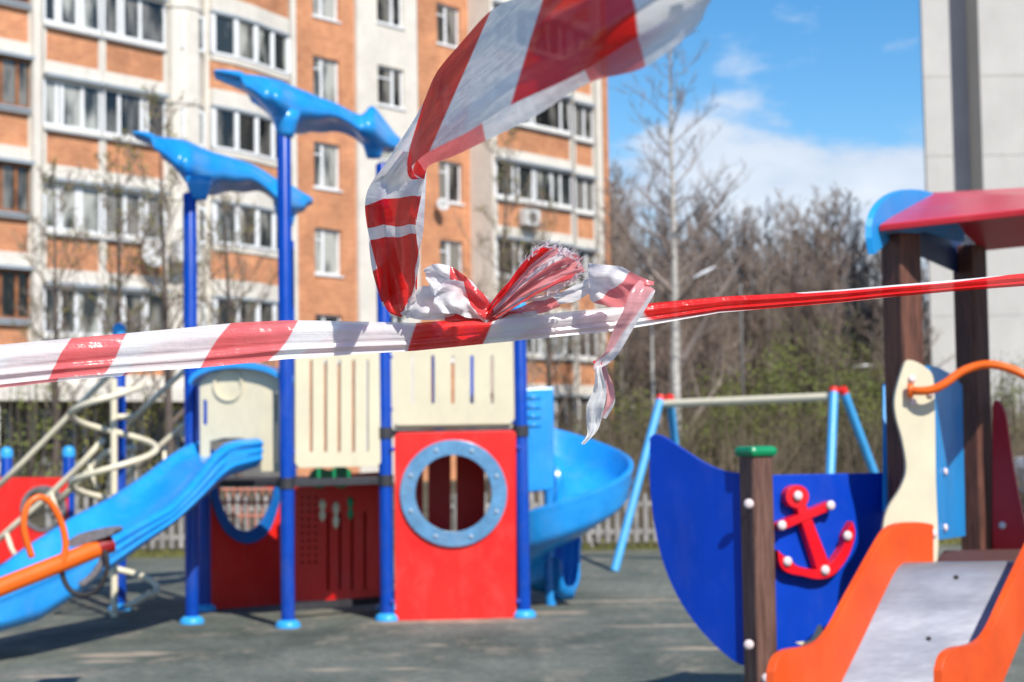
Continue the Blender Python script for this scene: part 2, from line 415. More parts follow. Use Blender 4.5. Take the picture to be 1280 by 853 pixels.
# grass verge
rs = np.random.RandomState(3)
gv = MB()
for i in range(9000):
    x = rs.uniform(-8, 8); y = 21.45 + abs(rs.normal(0, 0.9)); h = rs.uniform(0.03, 0.10); a = rs.uniform(0, 6.28); w = 0.012
    dx, dy = math.cos(a) * w, math.sin(a) * w
    gv.add([(x - dx, y - dy, 0.0), (x + dx, y + dy, 0.0), (x + rs.uniform(-.03, .03), y, h)], [(0, 1, 2)])
tag(gv.build('grass', mat('spring_grass', (0.10, 0.12, 0.02), 0.9, 0.4, 1.2, c2=(0.24, 0.22, 0.06)), fix=False), 'thin spring grass on the verge along the picket fence', 'grass', kind='stuff')

# ------------------------------------------------------------ picket fence
def fence(name, pa, Da, pb, Db, label, h=0.72):
    a = ground_pt(pa, Da); b = ground_pt(pb, Db); d = (b - a).normalized(); Ln = (b - a).length; rz = math.atan2(d.y, d.x)
    r = empty(name, a, label, 'fence')
    pk = MB(); k = 0; x = 0.0
    rn = random.Random(5)
    while x < Ln:
        c = a + d * x; hh = h + rn.uniform(-.03, .03)
        w = 0.055
        p0 = c - d * w / 2; p1 = c + d * w / 2
        pk.plate([[p0 + V((0, 0, .08)), p1 + V((0, 0, .08)), p1 + V((0, 0, hh)), c + V((0, 0, hh + .03)), p0 + V((0, 0, hh))]], V((-d.y, d.x, 0)) * 0.02)
        x += 0.125
    pk.build('pickets', FENCEM, r)
    n = V((-d.y, d.x, 0))
    for z in (0.22, 0.58):
        MB().box(a + d * Ln / 2 + n * 0.043 + V((0, 0, z)), (Ln, 0.04, 0.06), rz).build('rail', FENCEM, r)
    x = 0.0
    while x <= Ln:
        MB().box(a + d * x + n * 0.11 + V((0, 0, h / 2)), (0.08, 0.08, h + 0.04), rz).build('post', FENCEM, r, bevel=0.006)
        x += 1.9
    return r
fence('picket_fence', 560, 22.4, 1110, 21.9, 'low weathered white picket fence behind the spiral slide and swing frame')
fence('picket_fence', 60, 22.4, 400, 22.6, 'low white picket fence seen under the blue wave slide', 0.75)

# ------------------------------------------------------------ play tower
tw = empty('play_tower', ground_pt(470, 14.3), 'large blue, red and cream play tower with wavy blue roofs, wave slide and spiral slide', 'play structure')
def post(px, D, ztop, parent=tw, r=0.056, capd=True, m=POST, col_r=0.10):
    p = ground_pt(px, D)
    o = MB().lathe(p, [(r, 0.0), (r, ztop - 0.01), (r * .9, ztop)], 20).build('post', m, parent, smooth=True, auto=40)
    if col_r: MB().lathe(p, [(col_r, 0.005), (col_r, 0.03), (col_r * .85, 0.05), (r + .003, 0.065)], 20).build('base_collar', CAPB, o, smooth=True, auto=50)
    if capd: MB().lathe(p + V((0, 0, ztop)), [(r * 1.08, -.06), (r * 1.08, -.005), (r * .9, .03), (r * .3, .05)], 18).build('cap', CAPB, o, smooth=True, auto=50)
    return p
A1 = post(240, 13.9, 3.56, capd=False)
A2 = post(360, 13.5, 3.98, capd=False)
A3 = post(484, 13.9, 3.05)
A4 = post(655, 14.0, 2.60)
A1b = post(256, 14.9, 2.4)
A2b = post(364, 15.6, 3.35, capd=False)
A3b = post(484, 14.75, 3.92, capd=False)
A5 = post(551, 15.35, 2.5); A6 = post(592, 15.9, 2.5)
A4b = post(640, 15.2, 2.5)
post(150, 15.1, 2.52)

def deck(pts, z, name='deck'):
    lo = [V((p.x, p.y, z)) for p in pts]
    MB().plate([lo], (0, 0, -0.055)).build(name, STEEL, tw, bevel=0.004)
deck([A1, A2, A3, A3b, A1b], 1.175)
deck([A3 + V((0, .06, 0)), A4, A4b, A3b + V((0.03, 0, 0))], 1.565)
# dark clamp rings where decks meet posts
for p, z in ((A1, 1.15), (A2, 1.15), (A3, 1.15), (A3, 1.54), (A4, 1.54)):
    MB().lathe(p + V((0, 0, z - .045)), [(0.066, 0), (0.066, 0.09)], 18).build('clamp', STEEL, tw, smooth=True, auto=40)

# red panel with porthole
pl = VPlane(493, 13.86, 645, 13.95)
hole = circle(pl, 567, 617, 49, n=40)
MB().plate([P_list(pl, [(493, 546), (497, 541), (641, 538), (645, 542), (645, 771), (641, 774), (498, 776), (494, 771)]), hole], pl.n * -0.022).build('porthole_panel', RED, tw, bevel=0.005)
rg = MB().plate([circle(pl, 567, 617, 67, n=48, off=0.03), circle(pl, 567, 617, 48, n=48, off=0.03)], pl.n * -0.034).build('porthole_ring', RING, tw, bevel=0.008)
for k in range(8):
    a = k * math.pi / 4 + 0.4
    bolt(pl.P(567 + 58 * math.cos(a), 617 + 58 * math.sin(a), 0.032), pl.n, 0.017, mat('bolt_grey', (0.35, 0.42, 0.5), 0.3), rg)
for x, y in ((490, 562), (648, 560), (490, 752), (648, 752)):
    bolt(pl.P(x, y, 0.004), pl.n, 0.022, BOLTB, tw)
# back panel of the right bay, dark red with slots
pb = VPlane(500, 15.0, 635, 15.1)
MB().plate([P_list(pb, [(496, 548), (640, 546), (640, 760), (496, 762)]), slot(pb, 532, 560, 690, 3.5), slot(pb, 567, 560, 700, 3.5), slot(pb, 611, 585, 690, 5)], pb.n * -0.02).build('back_panel', RED, tw)
# side panels closing the bay (left side)
MB().plate([[A3 + V((0.02, .1, .2)), A3b + V((0.02, -.1, .2)), A3b + V((0.02, -.1, 1.48)), A3 + V((0.02, .1, 1.48))]], (0.02, 0, 0)).build('side_panel', RED, tw, bevel=0.003)
MB().plate([[A4 + V((-0.02, .1, .2)), A4b + V((-0.02, -.1, .2)), A4b + V((-0.02, -.1, 1.48)), A4 + V((-0.02, .1, 1.48))]], (-0.02, 0, 0)).build('side_panel', RED, tw, bevel=0.003)

# cream barriers with slots
def barrier(pa, Da, pb_, Db, x0, x1, y0, y1, slots, sy0, sy1, w=2.0, legs=()):
    p = VPlane(pa, Da, pb_, Db)
    out = [(x0 + 4, y0), (x1 - 4, y0 - 1), (x1, y0 + 4), (x1, y1 - 6), (x1 - 5, y1), (x0 + 5, y1 + 2), (x0, y1 - 4), (x0, y0 + 4)]
    holes = [slot(p, s, sy0, sy1, w) for s in slots]
    o = MB().plate([P_list(p, out)] + holes, p.n * -0.03).build('barrier', CREAM, tw, bevel=0.006)
    for x in (x0 - 3, x1 + 3):
        for y in (y0 + 22, y1 - 18):
            bolt(p.P(x, y, 0.0), p.n, 0.02, BOLTB, tw)
    return p
barrier(369, 13.52, 477, 13.86, 369, 477, 428, 583, (389, 407, 424, 442, 459), 450, 566, 1.9)
barrier(491, 13.9, 643, 13.98, 491, 643, 424, 530, (516, 541, 566, 590, 615), 444, 505, 2.2)
# lower cream rail under the right barrier
pr = VPlane(491, 13.95, 643, 14.02)
MB().plate([P_list(pr, [(493, 531), (643, 529), (643, 535), (493, 537)])], pr.n * -0.03).build('toe_board', CREAM, tw, bevel=0.003)
# rear barriers glimpsed above the decks
pq = VPlane(490, 14.9, 640, 15.1)
# slide entry panel (cream) with hood
pe = VPlane(248, 13.66, 355, 13.62)
MB().plate([P_list(pe, [(250, 590), (249, 478), (262, 466), (285, 460), (315, 459), (340, 464), (353, 474), (355, 590), (326, 590), (326, 552), (300, 548), (280, 548), (262, 552), (262, 590)]),
            slot(pe, 256, 500, 532, 2.5), slot(pe, 345, 490, 580, 1.2)], pe.n * -0.03).build('slide_entry_panel', CREAM, tw, bevel=0.006)
emb = VPlane(248, 13.66, 355, 13.62)
MB().plate([circle(emb, 285, 482, 19, 20, 28, 0.02), circle(emb, 285, 482, 16, 17, 28, 0.02)], emb.n * -0.018).build('embossed_ring', CREAM, tw, bevel=0.003)
hood = []
for k in range(15):
    a = math.pi * (1 - k / 14); hood.append((295 + 60 * math.cos(a), 478 - 26 * math.sin(a)))
hin = [(295 + 57 * math.cos(math.pi * k / 14), 482 - 22 * math.sin(math.pi * k / 14)) for k in range(15)]
MB().plate([P_list(pe, hood + hin, 0.10)], pe.n * -0.62).build('slide_hood', SLB, tw, bevel=0.006)
for x, y in ((365, 600), (355, 595), (376, 592)):
    pass

# lower back panels of left bay
pbk = VPlane(258, 14.95, 360, 15.45)
win = smooth_pts([(270, 585), (285, 572), (308, 568), (332, 575), (345, 592), (340, 630), (325, 655), (308, 664), (290, 655), (276, 625)], 4, True)
MB().plate([P_list(pbk, [(262, 600), (366, 596), (366, 764), (262, 768)]) , P_list(pbk, [(x, max(y, 603)) for x, y in win if y > 603][::1])], pbk.n * -0.02).build('back_panel', RED, tw)
ro = smooth_pts([(262, 600), (266, 630), (282, 665), (308, 680), (334, 668), (349, 632), (353, 600)], 5)
ri = smooth_pts([(271, 600), (276, 626), (290, 655), (308, 664), (325, 655), (340, 628), (345, 600)], 5)
MB().plate([P_list(pbk, ro + ri[::-1], 0.02)], pbk.n * -0.035).build('window_ring', NAVY, tw, bevel=0.004)
# metal grid behind that window
gr = MB()
pg2 = VPlane(262, 15.2, 366, 15.7)
for x in range(274, 346, 9): gr.tube([pg2.P(x, 606), pg2.P(x, 660)], 0.008, 6)
for y in (612, 628, 645): gr.tube([pg2.P(272, y), pg2.P(344, y)], 0.012, 6)
gr.build('window_grille', mat('grille_paint', (0.5, 0.2, 0.14), 0.5), tw)
pbk2 = VPlane(366, 14.95, 480, 14.6)
sl2 = [slot(pbk2, x, 640, 738, 1.7) for x in (410, 425, 440, 456)]
dots = [circle(pbk2, 378 + 8.5 * i, 622 + 9 * j, 2.0, n=8) for i in range(3) for j in range(10)]
MB().plate([P_list(pbk2, [(368, 596), (474, 590), (474, 748), (368, 752)])] + sl2 + dots, pbk2.n * -0.02).build('back_panel', RED, tw, bevel=0.003)
MB().plate([P_list(pbk2, [(369, 598), (473, 592), (473, 746), (369, 750)], -0.05)], pbk2.n * -0.01).build('backing_board', REDD, tw)
# dotted holes on the dark panel
# floor beam under the panels
MB().box((A2 + A3b) / 2 + V((0, .3, .10)), (1.0, .05, .06), 0.6).build('floor_beam', STEEL, tw)
# green counting toy with dangling pieces
pt = VPlane(380, 14.1, 450, 14.2)
MB().plate([P_list(pt, smooth_pts([(388, 592), (398, 585), (412, 588), (424, 583), (438, 588), (440, 600), (428, 611), (412, 606), (398, 611), (387, 604)], 4, True))], pt.n * -0.05).build('toy_panel', GREEN, tw, bevel=0.008)
for x, y0, y1, m in ((403, 624, 652, CREAM), (420, 627, 661, CREAM), (438, 621, 650, GREEN)):
    d = MB(); pp = [pt.P(x, y0 + (y1 - y0) * k / 6) for k in range(7)]
    d.tube(pp, [0.012, 0.03, 0.03, 0.014, 0.03, 0.026, 0.008], 10).build('toy_spinner', m, tw, smooth=True)

# wavy roofs
def canopy(tab, Da, Db, bumps, name='roof_wave'):
    x0, x1 = tab[0][0], tab[-1][0]; rings = []
    n = 44; seg = 20
    tabs = smooth_pts(tab, 5)
    tabs = sorted(tabs)
    for i in range(n + 1):
        x = x0 + (x1 - x0) * i / n; yt, yb = interp(tabs, x)
        f = i / n; D = Da + (Db - Da) * f
        top = at(x, yt, D); bot = at(x, yb, D)
        hw = 0.05 + 0.36 * math.sin(math.pi * min(1, max(0, f * 0.94 + 0.05))) ** 0.7
        c = (top + bot) / 2; h = (top.z - bot.z) / 2
        th = min(h, 0.10)
        ring = []
        for k in range(seg):
            a = 2 * math.pi * k / seg; ca, sa = math.cos(a), math.sin(a)
            yy = -math.copysign(abs(ca) ** .8, ca) * hw; zz = math.copysign(abs(sa) ** .85, sa) * h
            drop = -0.07 * ca * ca * (1 if h > .06 else 0)
            for bx, bw, amp in bumps:
                w = math.exp(-((x - bx) / bw) ** 2)
                low = max(0, 1 - (zz / max(h, .01) + 1) / 2)      # 1 at bottom, 0 at top
                yy *= 1 + w * (.25 - .5 * low)                   # narrows to the socket below
                if ca > 0: yy -= w * .20 * amp * math.exp(-((zz / max(h, .01)) / .55) ** 2)
                w2 = math.exp(-((x - bx) / (bw * 1.5)) ** 2)
                if ca > 0: yy += .05 * (w2 - w)
            ring.append(V((c.x + 0.02 * ca, c.y + yy, c.z + zz + drop)))
        rings.append(ring)
    o = MB().loft(rings).build(name, SLB, tw, smooth=True)
    for bx, by0, by1, D in canopy_cones[name + str(int(x0))]:
        q0 = at(bx, by0, D); q1 = at(bx, by1, D); hh = q0.z - q1.z
        MB().lathe(V((q0.x, q0.y, q1.z)), [(0.060, 0), (0.075, hh * .2), (0.10, hh * .6), (0.12, hh)], 20).build('roof_socket', SLB, o, smooth=True)
    return o
canopy_cones = {'roof_wave268': [(357, 140, 172, 13.5), (467, 168, 198, 14.72)], 'roof_wave168': [(249, 222, 250, 13.9), (357, 252, 284, 15.6)]}
canopy([(268, 91, 96), (285, 92, 103), (305, 95, 112), (325, 97, 128), (340, 100, 146), (357, 106, 160), (372, 112, 162), (385, 117, 157), (400, 124, 157), (420, 131, 154), (440, 141, 162), (453, 145, 176), (461, 136, 184), (468, 134, 188), (475, 142, 188), (490, 162, 186), (499, 173, 180)], 13.0, 15.0, [(357, 14, 1), (467, 12, 1)])
canopy([(168, 167, 172), (185, 168, 180), (205, 173, 195), (225, 175, 218), (238, 178, 236), (250, 184, 240), (265, 190, 240), (280, 195, 233), (300, 201, 234), (320, 208, 231), (337, 218, 243), (350, 226, 262), (362, 230, 270), (375, 238, 262), (390, 248, 256)], 13.6, 15.9, [(249, 14, 1), (357, 12, 1)])

# ---- wave slide
nl0 = V((xat(327, 13.45, 1.4), 13.45)); nl1 = V((xat(-75, 11.0, .5), 11.0))
fl0 = V((xat(252, 13.95, 1.4), 13.95)); fl1 = V((fl0.x + nl1.x - nl0.x, fl0.y + nl1.y - nl0.y))
ntop = [(-90, 768), (-60, 764), (0, 742), (70, 712), (120, 684), (169, 656), (214, 632), (240, 606), (256, 586), (270, 568), (284, 556), (300, 551), (327, 549)]
nbot = [(-90, 806), (-60, 802), (0, 792), (53, 777), (106, 742), (175, 690), (223, 656), (260, 624), (275, 608), (290, 596), (327, 584)]
ftop = [(-140, 775), (-60, 745), (0, 706), (32, 682), (90, 645), (133, 623), (175, 596), (212, 568), (230, 557), (252, 550)]
def z_on(line_pt, tab):
    x, y = line_pt.x, line_pt.y
    zz = 1.0
    for _ in range(4):
        rel = V((x, y, zz)) - CAM; px = 640 + FPX * rel.dot(CR) / rel.dot(CF)
        py = interp(tab, px)[0]; v = (426.5 - py) / FPX
        h = (v * y * CF.y - x * CU.x - y * CU.y) / (CU.z - v * CF.z); zz = h + EYE
    return zz
rings = []
for i in range(49):
    f = i / 48; n_ = nl0.lerp(nl1, f); f_ = fl0.lerp(fl1, f)
    zt = z_on(n_, ntop); zb = z_on(n_, nbot); zf = z_on(f_, ftop)
    zbed = zb + 0.42 * (zt - zb)
    w = (f_ - n_); 
    def q(s, z): return V((n_.x + w.x * s, n_.y + w.y * s, z))
    hgt = zt - zb
    rings.append([q(0.10, zt - .01), q(0.05, zt + .008), q(0.0, zt - .01), q(-.035, zt - .035), q(-.006, zt - hgt * .30), q(-.030, zt - hgt * .41), q(-.001, zt - hgt * .58), q(-.020, zt - hgt * .69), q(0.02, zt - hgt * .86), q(0.08, zb),
                  q(0.9, zb + .02), q(1.0, zb + .08), q(1.02, zf - .04), q(0.98, zf), q(0.9, zf - .01), q(0.86, zf - .06), q(0.8, (zbed + zf) / 2 - .02), q(0.68, zbed + .01), q(0.5, zbed), q(0.32, zbed + .01), q(0.2, (zbed + zt) / 2 - .02), q(0.14, zt - .06)])
MB().loft(rings).build('wave_slide', SLB, tw, smooth=True, auto=60)
lp = nl1.lerp(fl1, 0.5)

# ---- spiral slide
sc_ = ground_pt(689, 14.95); sc_.z = 0
prof = [(.10, .22), (.12, .06), (.22, .0), (.48, .0), (.60, .05), (.67, .16), (.695, .33), (.715, .355), (.75, .345), (.755, .31), (.728, .26), (.742, .21), (.705, .15), (.715, .10), (.66, .03), (.60, .0), (.50, -.055), (.22, -.055), (.07, -.01), (.06, .22)]
rings = []
for i in range(121):
    a = R(125 - 480 * i / 120); turn = (125 - math.degrees(a))
    z = 1.36 - turn / 360 * 1.32
    if z < 0.26: z = max(.12, 0.26 - (0.26 - z) * 0.3)
    k = 1.0 if turn < 210 else max(0.36, 1 - (turn - 210) / 230 * 0.64)
    hs_ = 1.0 if turn < 250 else min(1.45, 1 + (turn - 250) / 120 * .45)
    rings.append([sc_ + V((math.cos(a) * r * k, math.sin(a) * r * k, max(0.03, z + h * hs_))) for r, h in prof])
last = rings[-1]; d = V((0.12, -1, 0)); ctr = sum(last, V((0, 0, 0))) / len(last)
for s, q_ in ((0.06, .97), (0.12, .88), (0.16, .7)):
    rings.append([ctr + (p - ctr) * q_ + d * s for p in last])
MB().loft(rings).build('spiral_slide', SLB, tw, smooth=True, auto=55)
MB().lathe(sc_, [(0.05, 0), (0.05, 1.75), (.02, 1.78)], 18).build('slide_column', SLB, tw, smooth=True, auto=40)
ps = VPlane(655, 14.30, 694, 14.36)
MB().plate([P_list(ps, [(655, 486), (692, 484), (693, 612), (655, 616)])], ps.n * -0.04).build('slide_entry_panel', SLB, tw, bevel=0.012)
for y in (497, 509, 521, 532):
    MB().tube([ps.P(657, y, 0.0), ps.P(676, y - .3, 0.0)], 0.016, 8).build('slide_entry_rib', SLB, tw, smooth=True)

# ---- helical climber
hx = ground_pt(143, 14.5)
pts = []
z0, z1, pitch, rad = 0.12, 1.98, 0.60, 0.36
n = 110
for i in range(n + 1):
    z = z0 + (z1 - z0) * i / n
    a = R(155) - 2 * math.pi * (z1 - 0.22 - z) / pitch * -1
    rr = rad if 4 < i < n - 6 else rad * (0.85)
    pts.append(hx + V((math.cos(a) * rr, -math.sin(a) * rr * 1.0, z)))
MB().tube(pts, 0.028, 10).build('spiral_climber', CREAMT, tw, smooth=True)
MB().lathe(hx, [(0.03, 0.0), (0.03, 2.05)], 14).build('climber_pole', CREAMT, tw, smooth=True, auto=40)
for z in (1.95, 1.72):
    MB().tube([hx + V((0, 0, z)), hx + V((.14, .1, z)), ground_pt(150, 15.1) + V((0, 0, z))], 0.024, 8).build('climber_bracket', CREAMT, tw, smooth=True)

# ---- stair flight behind
def rail(pts, r=0.028, name='handrail'): MB().tube([at(*p) for p in pts], r, 10).build(name, CREAMT, tw, smooth=True)
rail([(-30, 634, 16.0), (30, 577, 15.9), (92, 514, 15.7), (137, 468, 15.6), (170, 430, 15.5)])
rail([(160, 531, 16.6), (195, 496, 16.5), (232, 462, 16.4), (258, 440, 16.4)])
rail([(-30, 700, 16.0), (20, 655, 15.9), (59, 622, 15.8), (100, 582, 15.7), (129, 550, 15.6)])
rail([(150, 602, 15.8), (194, 563, 15.7), (232, 530, 15.6), (255, 512, 15.6)])
rail([(60, 640, 15.9), (100, 600, 15.8), (132, 566, 15.7), (170, 560, 15.7)], 0.034)
for a, b in (((8, 667), (24, 703)), ((64, 617), (84, 668)), ((110, 572), (122, 612)), ((150, 545), (168, 590)), ((168, 588), (172, 640)), ((205, 555), (210, 600)), ((228, 533), (230, 552))):
    rail([(a[0], a[1], 15.75), ((a[0] + b[0]) / 2 - 2, (a[1] + b[1]) / 2, 15.72), (b[0], b[1], 15.7)], 0.022, 'baluster')
for k in range(7):
    p = at(20 + 32 * k, 705 - 19 * k, 16.0)
    MB().box(p, (0.26, 0.6, 0.035), 0.1).build('stair_tread', STEEL, tw, bevel=0.004)

# ---- second play panel far left
pp = empty('play_module', ground_pt(45, 17.2), 'red play panel with a round hole between two short blue posts at far left', 'play module')
for px in (8, 86): post(px, 17.2, 1.42, pp, 0.06)
p3 = VPlane(0, 17.1, 90, 17.1)
MB().plate([P_list(p3, [(-40, 600), (-36, 597), (82, 597), (85, 601), (85, 703), (-40, 706)]), circle(p3, 54, 636, 27, 27, 28)], p3.n * -0.025).build('panel', RED, pp, bevel=0.005)
MB().plate([circle(p3, 54, 636, 29, 29, 32, .015), circle(p3, 54, 636, 24, 24, 32, .015)], p3.n * -0.02).build('hole_rim', GREYRUB, pp, bevel=0.004)

# ------------------------------------------------------------ seesaw
ss = empty('seesaw', ground_pt(-260, 8.8), 'orange tube seesaw with hoop handle and dark rubber seat in front of the wave slide', 'seesaw')
b0 = at(-260, 838, 8.6); b1 = at(122, 686, 9.75)
MB().tube([b0, b1], 0.052, 18).build('beam', ORANGET, ss, smooth=True, auto=50)
b2 = at(139, 679, 9.8)
MB().tube([b1, b2], [0.056, 0.054], 18).build('beam_end', mat('maroon_cap', (0.28, 0.01, 0.012), 0.4), ss, smooth=True, auto=50)
hp = smooth_pts([(40, 697), (30, 662), (33, 635), (47, 622), (62, 628), (76, 652), (82, 680), (78, 704)], 6)
dd = (b1 - b0).normalized(); nrm = V((-dd.y, dd.x, 0))
MB().tube([at(x, y, 9.45 + 0.12 * (x - 30) / 50) for x, y in hp], 0.019, 10).build('handle', ORANGET, ss, smooth=True)
MB().plate([[at(x, y, 9.7) for x, y in smooth_pts([(84, 678), (98, 668), (120, 662), (140, 660), (143, 666), (128, 673), (105, 680), (90, 684)], 3, True)]], (0, 0.2, 0)).build('seat', GREYRUB, ss, bevel=0.006)
st = smooth_pts([(76, 700), (79, 722), (88, 738), (103, 744), (118, 740), (129, 727), (134, 706), (131, 688)], 5)
MB().tube([at(x, y, 9.62) for x, y in st], 0.024, 10, flat=0.6).build('foot_loop', RUBBER, ss, smooth=True)
MB().tube([at(x, y, 9.66) for x, y in smooth_pts([(101, 732), (114, 722), (125, 708), (130, 696)], 4)], 0.022, 10).build('foot_pad', GREYRUB, ss, smooth=True)
MB().lathe(ground_pt(-260, 8.6), [(0.09, 0), (0.09, b0.z - .05)], 16).build('pivot_stand', RUBBER, ss, smooth=True, auto=40)

# ------------------------------------------------------------ swing frame
sw = empty('swing_frame', ground_pt(930, 18.6), 'light blue A-frame swing with cream crossbar and red caps behind the ship hull', 'swing frame')
LB = mat('swing_leg_paint', (0.06, 0.36, 0.72), 0.35, 0.1, 8)
topL = at(829, 505, 19.2); topR = at(1046, 496, 17.8)
def leg(top, foot, off):
    t = top + V((off, 0, .06))
    o = MB().tube([foot, t], 0.048, 14).build('leg', LB, sw, smooth=True, auto=50)
    d = (t - foot).normalized()
    MB().tube([t - d * .02, t + d * .035], [0.052, 0.045], 14).build('cap', mat('red_cap', (0.75, 0.02, 0.01), 0.4), o, smooth=True, auto=50)
leg(topL, ground_pt(768, 18.5), -0.03); leg(topL, ground_pt(858, 20.1), 0.08)
leg(topR, ground_pt(1032, 17.0), -0.03); leg(topR, ground_pt(1136, 18.6), 0.07)
MB().tube([topL, topR], 0.045, 14).build('crossbar', CREAMT, sw, smooth=True, auto=50)

# ------------------------------------------------------------ ship playhouse (right)
sh = empty('ship_playhouse', ground_pt(1100, 7.3), 'wooden ship playhouse with blue hull, red anchor, red roof and orange slide', 'playhouse')
def wpost(px, D, ztop, w, rz, m=WOOD, name='post', parent=sh):
    p = V((xat(px, D, 1.2), D, 0))
    return p, MB().box(p + V((0, 0, ztop / 2)), (w, w, ztop), rz).build(name, m, parent, bevel=0.012)
bp_, bo = wpost(946, 7.05, 1.415, 0.105, R(28))
# green cap
cp = MB(); cc = V((bp_.x, bp_.y, 1.415))
cp.box(cc + V((0, 0, .004)), (.138, .138, .044), R(28)).build('post_cap', GREEN, bo, bevel=.019)
for y in (630, 806, 848):
    bolt(at(936 if y < 840 else 958, y, 6.985), (-.2, -1, 0), 0.021, BOLT, sh)
# hull panel
hp_ = VPlane(962, 7.08, 1112, 7.30)
MB().plate([P_list(hp_, [(962, 597), (965, 594), (1112, 591), (1112, 830), (1040, 834), (967, 813), (962, 805)])], hp_.n * -0.022).build('hull_side', HULL, sh, bevel=0.004)
MB().plate([P_list(hp_, [(1112, 591), (1162, 590), (1162, 860), (1112, 830)], -0.30)], hp_.n * -0.022).build('hull_side', HULL, sh, bevel=0.004)
pbow = VPlane(812, 7.35, 932, 7.08)
bow = smooth_pts([(812, 548), (818, 543), (830, 547), (850, 560), (880, 579), (905, 589), (932, 592)], 4) + smooth_pts([(932, 832), (921, 829), (895, 808), (868, 778), (845, 742), (828, 700), (817, 650), (812, 600)], 4)
MB().plate([P_list(pbow, bow)], pbow.n * -0.022).build('bow_panel', HULL, sh, bevel=0.004)
# anchor as raised board
def hpP(pts, off): return P_list(hp_, pts, off)
an = MB(); 
def rbar(x0, y0, x1, y1, w0, w1, off):
    d = V((x1 - x0, y1 - y0)); d.normalize(); nx, ny = -d.y, d.x
    o = [(x0 + nx * w0, y0 + ny * w0), (x1 + nx * w1, y1 + ny * w1)]
    for k in range(1, 6):
        a = math.pi * k / 6; o.append((x1 + nx * w1 * math.cos(a) + d.x * w1 * math.sin(a), y1 + ny * w1 * math.cos(a) + d.y * w1 * math.sin(a)))
    o += [(x1 - nx * w1, y1 - ny * w1), (x0 - nx * w0, y0 - ny * w0)]
    for k in range(1, 6):
        a = math.pi * k / 6; o.append((x0 - nx * w0 * math.cos(a) - d.x * w0 * math.sin(a), y0 - ny * w0 * math.cos(a) - d.y * w0 * math.sin(a)))
    return hpP(o, off)
AN = mat('anchor_red', (0.72, 0.006, 0.016), 0.3, 0.06, 6, coat=0.3)
anchor = MB().plate([rbar(1001, 630, 1030, 710, 6.2, 8.5, 0.045)], hp_.n * -0.04).build('anchor', AN, sh, bevel=0.006)
MB().plate([circle(hp_, 997, 621, 14.5, n=28, off=0.047)], hp_.n * -0.042).build('anchor_eye', AN, anchor, bevel=0.006)
MB().plate([rbar(977, 658, 1039, 632, 5.4, 5.4, 0.049)], hp_.n * -0.044).build('anchor_stock', AN, anchor, bevel=0.006)
arm_o = smooth_pts([(972, 688), (975, 706), (985, 716), (1003, 720), (1022, 724), (1040, 720), (1054, 706), (1063, 690), (1069, 668), (1066, 652)], 4)
arm_i = smooth_pts([(1062, 659), (1057, 669), (1055, 681), (1048, 693), (1036, 707), (1020, 712), (1005, 710), (994, 706), (989, 699), (980, 695)], 4)
MB().plate([hpP(arm_o + arm_i, 0.051)], hp_.n * -0.046).build('anchor_arms', AN, anchor, bevel=0.005)
for x, y in ((997, 620), (1038, 632), (977, 657), (984, 702), (1031, 713), (1059, 670)):
    bolt(hp_.P(x, y, 0.052), hp_.n, 0.021, BOLT, anchor)
# cream starfish
MB().tube([hp_.P(1024, 806, 0.0), hp_.P(1024, 806, 0.12)], 0.015, 8).build('starfish_peg', CREAM, sh)
MB().plate([hpP(smooth_pts([(1026, 781), (1031, 795), (1045, 801), (1036, 812), (1040, 828), (1022, 818), (1004, 822), (1010, 810), (996, 804), (1016, 800)], 3, True), 0.13)], hp_.n * -0.02).build('starfish', CREAM, sh, bevel=0.004)
# hut posts
hA, hAo = wpost(1135, 7.12, 2.33, 0.122, R(30), WOODB)
hB, hBo = wpost(1221, 8.25, 2.40, 0.122, R(38), WOODB)
hC, _ = wpost(1392, 7.55, 2.42, 0.12, R(38), WOODB)
hD, _ = wpost(1345, 8.9, 2.42, 0.12, R(38), WOODB)
# roof: gable with the near slope facing the camera
er = [at(1099, 281, 6.95), at(1420, 246, 6.65)]; 
ridge = [at(1160, 241, 7.72), at(1440, 226, 7.45)]
e2 = [V((2 * r_.x - e.x, 2 * r_.y - e.y, e.z - .03)) for r_, e in zip(ridge, er)]
e2 = [e2[0] + V((-.0, -.2, .08)), e2[1] + V((0, -.2, .08))]
MB().plate([[er[0], er[1], ridge[1], ridge[0]]], V((0, .01, -.028))).build('roof_slope', ROOFR, sh, bevel=0.005)
MB().plate([[ridge[0] + V((0, .006, 0)), ridge[1] + V((0, .006, 0)), e2[1], e2[0]]], V((0, -.01, -.028))).build('roof_slope', ROOFR, sh, bevel=0.005)
# blue arched gable board on the left end
gp = []
ga = er[0] + V((-0.035, .0, -.055)); gb = e2[0] + V((-0.035, 0, .02))
gd = (gb - ga); nseg = 22
for k in range(nseg + 1):
    a = math.pi * (1 - k / nseg)
    s = 0.39 + 0.44 * math.cos(a); gp.append(ga + gd * s + V((0, 0, 0.225 * math.sin(a) ** 0.8)))
lowr = [ga + gd * s + V((0, 0, z)) for s, z in ((.82, .0), (.70, .01), (.45, .04), (.12, .0), (-.03, -.07))]
MB().plate([gp + lowr], V((.03, 0.008, 0))).build('gable_board', SKYB, sh, bevel=0.006)
